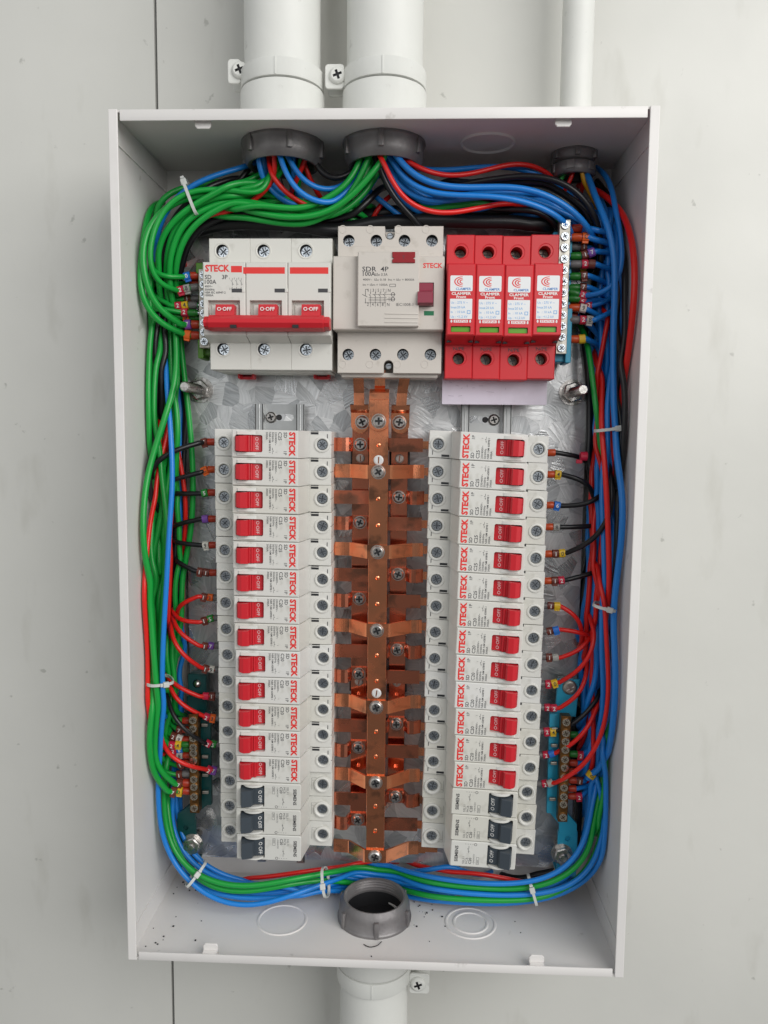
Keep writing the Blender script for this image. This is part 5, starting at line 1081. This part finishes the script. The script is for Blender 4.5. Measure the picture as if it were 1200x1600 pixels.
bu('short blue wire between two short green ones below the left conduit', [(462, 236, 50), (458, 260, 50), (456, 280, 46), (462, 300, 40)])
bk('black wire falling at the left edge of the left conduit mouth', [(400, 250, 40), (392, 272, 42), (372, 286, 44), (340, 296, 42)])
bk('black wire behind the red one in the left conduit mouth', [(426, 240, 46), (432, 275, 46), (440, 305, 40), (460, 330, 32)])
gw('lowest green wire of the arc that hangs between the big conduits', [(604, 236, 66), (590, 262, 68), (568, 290, 66), (540, 318, 62), (505, 337, 60), (470, 342, 60), (430, 338, 60), (392, 322, 60), (355, 314, 58)], 2.4)
gw('green wire furthest left out of the middle conduit', [(568, 236, 58), (562, 262, 60), (548, 290, 60), (520, 318, 60), (488, 332, 60), (455, 330, 62), (420, 322, 64), (380, 314, 62), (345, 322, 58)], 2.3)
gw('green wire leaving the middle conduit second from the left', [(580, 236, 62), (574, 262, 62), (560, 290, 60), (535, 322, 56), (500, 346, 54), (465, 354, 54), (425, 349, 56), (385, 338, 56), (345, 330, 54), (315, 335, 52)], 2.3)
gw('short level green wire under the left conduit', [(452, 236, 36), (440, 280, 38), (415, 302, 46), (380, 302, 48), (345, 304, 46)], 2.3)
gw('green wire along the top of the left bundle above the bright ones', [(434, 240, 40), (424, 272, 46), (400, 286, 52), (370, 286, 54), (340, 290, 52), (315, 300, 50)], 2.2)
rd('long red wire sweeping from the middle conduit over the black cable', [(596, 236, 70), (603, 268, 70), (615, 300, 68), (635, 324, 66), (665, 336, 64), (698, 338, 62), (735, 328, 58), (775, 318, 52), (815, 318, 44), (850, 326, 36)])
rd('red wire snaking along the top from the middle conduit to the right', [(625, 240, 66), (645, 262, 64), (672, 275, 60), (710, 279, 56), (750, 271, 52), (785, 256, 50), (818, 250, 46), (842, 258, 42), (862, 275, 36), (880, 295, 30)])
bu('thick-looking blue wire on top of the bundle to the right strip', [(612, 236, 66), (625, 262, 66), (650, 283, 66), (690, 294, 64), (740, 294, 62), (800, 290, 62), (845, 298, 62), (880, 316, 60), (908, 338, 58), (926, 356, 54), (936, 374, 46)], 2.4)
bu('blue wire second in the upper right bundle', [(606, 240, 60), (620, 275, 62), (645, 298, 62), (690, 306, 62), (740, 305, 62), (800, 309, 62), (845, 320, 60), (875, 338, 58), (898, 352, 54)], 2.3)
bu('blue wire third in the upper right bundle, below the other two', [(600, 245, 54), (610, 285, 56), (635, 310, 56), (665, 319, 56), (700, 315, 54), (740, 308, 52), (790, 303, 50), (840, 312, 50), (885, 335, 48), (915, 358, 44)])
bu('blue wire behind the snaking red one at the top', [(640, 256, 46), (670, 272, 44), (705, 266, 42), (745, 261, 40), (790, 258, 40), (830, 264, 38), (865, 280, 36), (900, 310, 32)])
bu('dark blue wire leaving the middle conduit behind the first two', [(590, 245, 50), (598, 280, 50), (622, 312, 48), (650, 330, 42), (680, 338, 36)])
bu('blue wire crossing down to the left below the middle conduit', [(592, 265, 40), (580, 300, 42), (560, 322, 42), (545, 338, 38), (530, 350, 30)])
bu('blue wire crossing down to the right below the middle conduit', [(560, 280, 36), (580, 302, 40), (600, 322, 40), (625, 338, 36), (650, 348, 28)])
rd('short red wire crossing beneath the middle conduit', [(610, 300, 36), (595, 320, 38), (578, 338, 36), (565, 350, 28)])
bu('pale blue wire low in the upper right bundle', [(770, 342, 34), (800, 334, 38), (835, 328, 38), (865, 332, 36)])
gw('green wire passing low through the upper right bundle', [(640, 312, 40), (668, 326, 44), (705, 325, 46), (745, 316, 44), (785, 312, 40), (830, 318, 40), (862, 332, 40), (885, 348, 38)], 2.2)
bk('glossy black wire arching over the upper right bundle', [(700, 292, 44), (750, 284, 50), (800, 274, 54), (850, 273, 56), (888, 284, 56), (916, 307, 56), (934, 338, 54), (942, 372, 48), (944, 420, 40)], 2.4)
bk('second black wire below the glossy one at the upper right', [(690, 284, 40), (740, 290, 44), (800, 286, 46), (850, 288, 48), (888, 302, 48), (912, 328, 46), (928, 358, 42), (932, 400, 36)], 2.4)
bk('black wire dipping to the top of the right screw strip', [(690, 300, 36), (760, 316, 42), (810, 318, 46), (845, 326, 46), (870, 340, 44), (885, 355, 40)], 2.3)
bk('black wire bending from the middle conduit behind the long red wire', [(588, 240, 58), (594, 275, 58), (608, 308, 56), (635, 335, 50), (665, 346, 44)], 2.3)
bk('black wire sagging between the middle conduit and the left bundle', [(590, 290, 46), (572, 318, 46), (540, 336, 42), (500, 344, 38), (450, 346, 36), (400, 342, 36), (350, 340, 36)], 2.6)
rd('red wire under the black ones at the upper right', [(770, 292, 40), (800, 284, 44), (840, 284, 44), (870, 296, 40), (900, 322, 36), (915, 350, 32)])
CB = 'thick black supply cables'
W('black', 'thick black supply cable running level above the mounting plate', [(268, 380, 22), (282, 358, 28), (305, 349, 36), (360, 345, 40), (450, 344, 40), (560, 345, 40), (680, 346, 40), (790, 346, 40), (862, 346, 38), (900, 360, 30), (920, 400, 24)], 4.6, CB, thick=True, name='supply_cable')
W('black', 'thick black supply cable behind the level one under the conduits', [(264, 420, 20), (272, 370, 22), (300, 334, 28), (380, 328, 30), (500, 332, 30), (640, 332, 30), (780, 334, 30), (880, 330, 28), (925, 360, 24), (936, 420, 22)], 4.6, CB, thick=True, name='supply_cable')
W('black', 'thick black supply cable running down behind the right bundle', [(925, 330, 22), (935, 380, 24), (936, 460, 20), (932, 560, 18), (932, 660, 18), (930, 760, 18), (926, 860, 18), (920, 960, 18)], 4.4, CB, thick=True, name='supply_cable')
W('black', 'thick black supply cable running down behind the left bundle', [(262, 430, 20), (258, 520, 20), (258, 620, 20), (258, 720, 20), (258, 820, 20), (260, 920, 20), (262, 1020, 20)], 4.4, CB, thick=True, name='supply_cable')
# small conduit mouth and right trunk
W('yellow', 'yellow wire coming out of the small conduit at the upper right', [(907, 248, 40), (910, 266, 42), (914, 284, 42), (922, 300, 40), (935, 325, 32)], 1.7)
rd('red wire beside the yellow one at the small conduit', [(903, 250, 36), (897, 268, 38), (890, 286, 38), (880, 300, 34)], 1.7)
rd('short red wire right of the yellow one at the small conduit', [(918, 250, 34), (916, 268, 34), (914, 290, 30)], 1.7)
gw('short green wire at the left of the small conduit mouth', [(892, 252, 34), (884, 268, 36), (874, 286, 34), (860, 300, 30)], 1.8)
bu('blue wire rounding the upper right corner behind the small conduit', [(932, 262, 22), (945, 264, 30), (953, 278, 42), (960, 310, 50), (967, 345, 56), (972, 380, 60), (975, 415, 62), (970, 442, 62), (956, 456, 60), (944, 464, 56), (934, 467, 52)], 2.1, ferrule='green', marks=[('red', '2')], raw=[(xb_ + 15, at(912, 462, 47)[1], 47), (xb_ + 4.6, at(895, 455, 46)[1], 46)], flen=7.5)
bu('thick front blue wire running straight down the right bundle', [(912, 262, 34), (922, 295, 44), (938, 326, 54), (952, 352, 60), (961, 390, 62), (963, 430, 62), (960, 475, 62), (958, 520, 62), (958, 560, 62), (959, 610, 62), (961, 660, 64), (966, 700, 66), (972, 745, 68), (974, 800, 68), (971, 850, 68), (964, 900, 68), (957, 950, 68), (958, 990, 68), (962, 1030, 68), (962, 1080, 66), (957, 1140, 62), (948, 1178, 58), (936, 1200, 54), (924, 1210, 50)], 2.5, marks=[('yellow', '0')], raw=[(at(918, 1216, 48)[0], at(918, 1216, 48)[1], 48)])
bu('blue wire behind the front one at the upper right bend', [(926, 290, 28), (942, 310, 36), (958, 338, 42), (968, 380, 44), (972, 430, 46), (972, 480, 46), (968, 530, 46), (962, 570, 48), (950, 600, 54), (947, 640, 58), (950, 690, 60), (953, 740, 60), (955, 790, 58), (957, 840, 52), (955, 880, 50), (948, 920, 46)], 2.1)
bu('blue wire between the two front red ones of the right bundle', [(946, 680, 46), (940, 730, 50), (939, 770, 54), (942, 820, 58), (943, 880, 60), (941, 940, 62), (940, 1000, 62), (941, 1050, 60), (945, 1095, 56), (943, 1135, 52), (936, 1165, 46), (925, 1190, 42)], 2.1)
rd('outermost red wire bulging against the right side panel', [(915, 290, 24), (938, 298, 34), (960, 315, 46), (978, 340, 56), (988, 375, 62), (993, 420, 64), (992, 465, 64), (987, 510, 60), (981, 550, 54), (975, 590, 46), (968, 640, 36), (962, 700, 30)], 2.4)
rd('front red wire running the length of the right bundle', [(940, 545, 34), (940, 590, 44), (939, 640, 54), (942, 690, 62), (946, 740, 66), (949, 790, 66), (951, 850, 66), (952, 900, 66), (950, 935, 64), (942, 985, 50), (932, 1030, 40)], 2.1)
rd('red wire joined by a black sleeve near the middle right', [(958, 600, 40), (956, 660, 48), (958, 700, 58), (961, 742, 65)], 2.0)
rd('inner red wire of the right bundle nearest the plate', [(932, 700, 26), (930, 780, 32), (928, 850, 36), (926, 920, 38), (924, 980, 38), (922, 1040, 36)], 2.1)
rd('red wire just right of the innermost one', [(936, 720, 30), (936, 790, 38), (932, 850, 44), (930, 895, 46), (934, 930, 46), (940, 960, 40), (944, 1000, 34)], 2.0)
rd('deep red wire among the dark blue ones below the right screw strip', [(960, 575, 26), (955, 530, 30), (950, 500, 30), (946, 480, 26)], 1.9)
rd('dark red wire behind the blue bundle at lower right', [(930, 940, 30), (932, 1000, 34), (930, 1080, 36), (922, 1140, 34), (912, 1180, 30)], 2.0)
gw('green wire slanting down from the right screw strip to the cable tie', [(905, 500, 30), (916, 520, 36), (922, 560, 44), (928, 610, 50), (934, 655, 52), (939, 690, 50), (944, 730, 40), (950, 780, 28)], 2.2)
bu('dark blue wire low behind the green one at the right', [(928, 520, 24), (932, 600, 24), (936, 680, 26), (926, 780, 26), (922, 860, 28), (918, 930, 28), (912, 1000, 28)], 2.2)
bu('dark blue wire deep behind the right bundle', [(948, 470, 24), (950, 560, 28), (948, 640, 30), (952, 720, 32), (960, 820, 34), (956, 900, 34), (946, 980, 36), (936, 1060, 36), (926, 1120, 34), (915, 1180, 30)], 2.3)
bk('black wire between the front blue and the outermost red at upper right', [(936, 290, 22), (952, 325, 28), (964, 370, 34), (970, 420, 38), (970, 480, 42), (969, 540, 48), (970, 600, 52), (971, 660, 52), (972, 700, 48), (970, 760, 36)], 2.3)
bk('black wire hugging the right side panel down to the cable tie', [(940, 285, 16), (958, 325, 20), (968, 375, 24), (974, 440, 30), (977, 510, 36), (978, 570, 44), (977, 640, 46), (974, 690, 40), (966, 760, 28)], 2.3)
bk('black wire deep in the right bundle beside the plate edge', [(912, 470, 22), (914, 540, 22), (920, 600, 22), (924, 680, 24), (928, 760, 28), (936, 800, 32), (932, 880, 28), (926, 960, 24), (918, 1040, 22)], 3.0)
bu('outer blue wire of the lower right bend', [(953, 1040, 50), (954, 1090, 50), (950, 1140, 48), (942, 1175, 48), (936, 1200, 46), (926, 1230, 46), (922, 1270, 46), (915, 1305, 42), (906, 1335, 38), (890, 1364, 34), (860, 1386, 28)], 2.3)
bu('blue wire passing behind the black one above the lower right strip', [(936, 960, 40), (935, 1020, 46), (930, 1070, 46), (922, 1110, 42), (914, 1140, 36)], 2.3)
bu('dark blue wire beside the light blue bracket at lower right', [(912, 980, 26), (914, 1040, 30), (912, 1090, 30), (910, 1140, 28), (914, 1220, 26), (912, 1280, 26)], 2.4)
bu('second dark blue wire beside the light blue bracket at lower right', [(922, 1000, 30), (922, 1060, 34), (916, 1120, 34), (920, 1200, 30), (918, 1260, 30), (912, 1310, 30)], 2.4)
gw('dark green wire behind the outer blue one at lower right', [(950, 1110, 36), (948, 1160, 38), (944, 1210, 38), (944, 1260, 38), (938, 1310, 38)], 2.1)
# ends at the right screw strip
def re_(lab, pts, yp, f, mk, h=46, r=2.1):
    zz_ = at(895, yp, h)[1]; W('blue', lab, pts, r, 'blue wires ending at the upper right screw strip', f, mk, raw=[(xb_ + 12.5, zz_, h), (xb_ + 4.6, zz_, h)], flen=7.6)
re_('topmost blue wire of the right screw strip with a blue marker', [(962, 366, 44), (945, 364, 52), (925, 358, 50)], 357, 'red', [('blue', '0')], 47, 2.2)
re_('blue wire of the right screw strip with an orange marker', [(960, 382, 44), (948, 376, 52), (930, 372, 52)], 371, 'orange', [('orange', 'C')], 48, 2.3)
re_('blue wire with grey ferrule just below the orange marker, right strip', [(950, 392, 36), (935, 390, 40), (920, 387, 42)], 386, 'grey', [('brown', '1')], 42)
re_('blue wire with green ferrule, brown and violet markers at the right strip', [(962, 394, 42), (948, 391, 50), (930, 393, 50)], 400, 'green', [('brown', '1'), ('violet', '7')], 47)
re_('blue wire with a grey ferrule and a large red marker at the right screw strip', [(962, 424, 42), (948, 418, 50), (932, 413, 50)], 413, 'grey', [('red', '2'), ('brown', '')], 48)
re_('blue wire with a yellow marker at the right screw strip', [(962, 410, 38), (948, 408, 42), (932, 408, 42)], 420, 'grey', [('yellow', '')], 40)
re_('blue wire with a green ferrule and a brown marker below the yellow one', [(958, 446, 36), (946, 436, 46), (930, 430, 50)], 432, 'green', [('brown', '7')], 47)
re_('blue wire with green ferrule above two red markers, right screw strip', [(962, 470, 36), (950, 456, 40), (930, 448, 46)], 450, 'green', [('brown', '7')], 45)
re_('blue wire with a green ferrule and a red marker above the white one', [(960, 470, 40), (948, 472, 44), (925, 474, 44)], 467, 'green', [('red', '2')], 46)
re_('blue wire with red and orange markers at the right screw strip', [(962, 466, 42), (950, 468, 46), (934, 476, 46)], 478, 'orange', [('orange', '3'), ('red', '2')], 42)
re_('blue wire with a white marker numbered 9 at the right screw strip', [(962, 508, 40), (948, 496, 44), (930, 488, 48), (918, 484, 48)], 481, 'orange', [('white', '9')], 47)
re_('blue wire with a red and a grey marker at the right screw strip', [(968, 480, 44), (955, 492, 52), (940, 498, 54), (928, 500, 52)], 500, 'grey', [('red', '2'), ('grey', '8')], 48)
re_('unmarked blue wire curling up to the right screw strip', [(945, 560, 24), (946, 535, 34), (942, 516, 38), (930, 506, 40), (918, 502, 40)], 494, 'red', [], 40, 2.3)
re_('lowest blue wire of the right screw strip with a large yellow marker', [(946, 545, 32), (938, 534, 42), (926, 530, 46)], 530, 'orange', [('yellow', '')], 47, 2.2)
# ends at the lower right brass strip
RWS = 'wires ending at the lower right brass strip'
for lab, pts, yp, f, mk, col in (
    ('blue wire with a green ferrule high on the lower right brass strip', [(932, 1110, 36), (924, 1140, 38), (914, 1152, 40)], 1148, 'green', [], 'blue'),
    ('blue wire with a green ferrule and a red marker on the lower right brass strip', [(936, 1150, 36), (928, 1172, 40), (918, 1180, 42)], 1178, 'green', [('red', '2')], 'blue'),
    ('blue wire with a red ferrule just below the green ferrules on the lower right strip', [(930, 1180, 34), (922, 1192, 38), (912, 1194, 40)], 1192, 'red', [], 'blue'),
    ('blue wire with a red ferrule half hidden by the long red wire at lower right', [(930, 1190, 34), (922, 1202, 38), (912, 1206, 40)], 1205, 'red', [], 'blue'),
    ('blue wire with a brown marker under the yellow marker at lower right', [(932, 1200, 34), (924, 1214, 40), (914, 1220, 42)], 1219, 'red', [('brown', '1')], 'blue'),
    ('blue wire with a red ferrule second from the bottom of the lower right strip', [(934, 1215, 36), (922, 1226, 42), (912, 1232, 42)], 1232, 'red', [], 'blue'),
    ('blue wire with a red marker, lowest at the lower right strip', [(934, 1222, 36), (926, 1234, 42), (916, 1242, 42)], 1244, 'red', [('red', '2')], 'blue')):
    le(0, lab, pts, yp, f, mk, 43, col, 1)
rf = random.Random(11)
def filler(col, label, group, ctrl, spread, hs, n, r=2.2):
    for k in range(n):
        ox, hh = rf.uniform(-spread, spread), rf.uniform(*hs)
        pts = []
        for i, (px, py) in enumerate(ctrl):
            j = rf.uniform(-4, 4); vert = abs(ctrl[-1][1] - ctrl[0][1]) > abs(ctrl[-1][0] - ctrl[0][0])
            pts.append((px + (ox + j if vert else 0), py + (0 if vert else (ox + j) * .8), hh + rf.uniform(-3, 3)))
        wire(col, label, pts, r, group)
LT = [(262, 372), (254, 450), (256, 540), (258, 640), (258, 740), (256, 850), (256, 950), (256, 1050), (256, 1120)]
filler('green', 'green wire half hidden deep in the left bundle', 'half hidden wires of the left bundle', LT, 18, (26, 44), 5)
filler('blue', 'blue wire half hidden deep in the left bundle', 'half hidden blue wires of the left bundle', [(p[0] + 6, p[1]) for p in LT], 14, (24, 34), 2)
filler('black', 'black wire half hidden deep in the left bundle', 'half hidden black wires of the left bundle', LT, 18, (24, 38), 4)
filler('red', 'red wire half hidden deep in the left bundle', 'half hidden red wires of the left bundle', [(p[0] - 4, p[1]) for p in LT[3:]], 12, (30, 42), 2, 1.9)
RT = [(946, 330), (955, 400), (955, 480), (950, 560), (948, 660), (950, 760), (948, 860), (942, 950), (938, 1050), (935, 1140), (930, 1220)]
filler('blue', 'blue wire half hidden deep in the right bundle', 'half hidden wires of the right bundle', RT, 17, (24, 44), 6)
filler('red', 'red wire half hidden deep in the right bundle', 'half hidden red wires of the right bundle', RT[2:], 15, (28, 44), 3, 1.9)
filler('black', 'black wire half hidden deep in the right bundle', 'half hidden black wires of the right bundle', RT[:8], 16, (26, 40), 4)
TT = [(615, 262), (650, 305), (700, 312), (750, 306), (800, 302), (850, 308), (890, 330), (915, 365)]
filler('blue', 'blue wire half hidden in the upper right bundle', 'half hidden blue wires of the top bundle', TT, 16, (36, 52), 4)
filler('black', 'black wire half hidden in the upper right bundle', 'half hidden black wires of the top bundle', TT, 16, (32, 46), 3)
filler('red', 'red wire half hidden in the upper right bundle', 'half hidden red wires of the top bundle', TT, 12, (36, 46), 1, 1.9)
TL = [(560, 325), (500, 336), (440, 322), (390, 306), (340, 308), (300, 325), (276, 352), (264, 400)]
filler('green', 'green wire half hidden in the upper left bundle', 'half hidden green wires of the top bundle', TL, 14, (38, 52), 4)
filler('black', 'black wire half hidden in the upper left bundle', 'half hidden black wires of the top bundle at the left', TL, 14, (32, 44), 3)
BB_ = [(330, 1388), (390, 1396), (450, 1390), (510, 1380), (560, 1378), (610, 1382), (670, 1392), (740, 1396), (820, 1398), (880, 1384)]
filler('blue', 'blue wire half hidden in the bottom run', 'half hidden wires of the bottom run', BB_, 10, (30, 42), 3)
relax()
for w_ in WIRES: build_wire(**w_)
mb = MB(); x, z = at(912, 713, 44); mb.xf = lambda u, v, w: (x + u, z + v, 44 + w)
mb.prism([(3.1 * math.cos(a), 3.1 * math.sin(a)) for a in [PI * k / 6 + .2 for k in range(12)]], -2.3, 2.3, MK['red'], ax='x', cham=.2); mb.box(-5, -1, -4.8, -2.2, -1, 1.6, MK['red'], .3)
o = mb.build('marker', org=(x, z, 44)); w0 = [q for q in bpy.data.objects if q.get('label', '').startswith('black wire with a red marker at its far')][0]
o.parent = w0; o.location = o.location - w0.location
# ------------------------------------------------------------------ cable ties
def tie(label, a, b, ha, hb, bulge, head, wd=1.9):
    """loop round the bundle from photo point a to photo point b; head = 0..1 place of the lock"""
    pa = Vector((*at(*a, ha), ha)); pb = Vector((*at(*b, hb), hb)); u = (pb - pa); ln = u.length; u.normalize()
    out = Vector((0, 0, 1)); out = (out - u * out.dot(u)).normalized(); side = u.cross(out).normalized(); mid = (pa + pb) / 2; pts = []
    for k in range(33):
        g = 2 * PI * k / 32; c, s = math.cos(g), math.sin(g); c = math.copysign(abs(c) ** .7, c); s = math.copysign(abs(s) ** .7, s)
        pts.append(tuple(mid + u * (ln / 2 + .8) * c + out * (s * bulge if s > 0 else s * 14)))
    mb = MB(); mb.strap(pts, wd, .9, TIE, side=tuple(side))
    hp = pa.lerp(pb, head); k = 1 - abs(2 * head - 1) ** 2.2; hp = hp + out * (bulge * (k if k > 0 else .3) + .6)
    mb.xf = lambda p, q, r: tuple(hp + u * p + side * q + out * r)
    mb.box(-2.0, 2.0, -1.8, 1.8, -1.0, 1.8, TIE, .4); mb.box(-3.8, -2.2, -1.2, 1.2, .2, 1.4, TIE, .3)
    o = mb.build('cable_tie', org=tuple(mid)); tag(o, label, 'cable tie', 'white nylon cable ties')
tie('white cable tie slanting across the green wires at the upper left bend', (287, 280), (307, 333), 64, 62, 5, .12)
tie('white cable tie round the left bundle above the dark teal bracket', (230, 1067), (268, 1062), 64, 56, 9, .66)
tie('white cable tie round the right bundle beside the first right breaker', (931, 673), (976, 668), 56, 62, 9, .82)
tie('white cable tie round the right bundle near the seventh right breaker', (929, 944), (961, 953), 62, 66, 8, .78)
tie('white cable tie across the wires at the lower left corner', (320, 1348), (293, 1384), 48, 58, 6, .5)
tie('white cable tie on the bottom run left of the open locknut', (506, 1357), (510, 1400), 46, 54, 10, .62)
tie('white cable tie on the bottom run near the lower right corner', (826, 1370), (838, 1412), 50, 56, 6, .42)
# ------------------------------------------------------------------ debris on the bottom panel
mb = MB(); zf = -BT + 1.25
for i in range(60):
    px, py = random.choice([(random.gauss(235, 18), random.gauss(1460, 22)), (random.uniform(230, 940), random.uniform(1425, 1500)), (random.gauss(660, 25), random.gauss(1418, 12)), (random.gauss(290, 22), random.gauss(1385, 10))])
    x, h = onplane(px, py, zf)
    if abs(x) < BW - 4 and 3 < h < BD - 4 and math.hypot(x - cb[0], h - 49) > 28:
        s = random.uniform(.15, .55); mb.box(x - s * random.uniform(.6, 1.8), x + s, zf, zf + s, h - s, h + s, DARK)
o = mb.build('drilling_dust', org=(0, zf, 50)); tag(o, 'tiny dark crumbs and swarf scattered on the bottom panel of the box', 'swarf'); o['kind'] = 'stuff'
x, h = onplane(582, 1478, zf + .4); mb = MB()
mb.tube(smooth([(x - 6, zf + .6, h - 1), (x - 2, zf + .7, h + 1.6), (x + 3, zf + .7, h + 0), (x + 6, zf + 1, h - 4)], 1), .3, DARK, 6)
tag(mb.build('metal_shaving', org=(x, zf, h)), 'thin curled dark metal shaving lying in front of the open locknut', 'shaving')
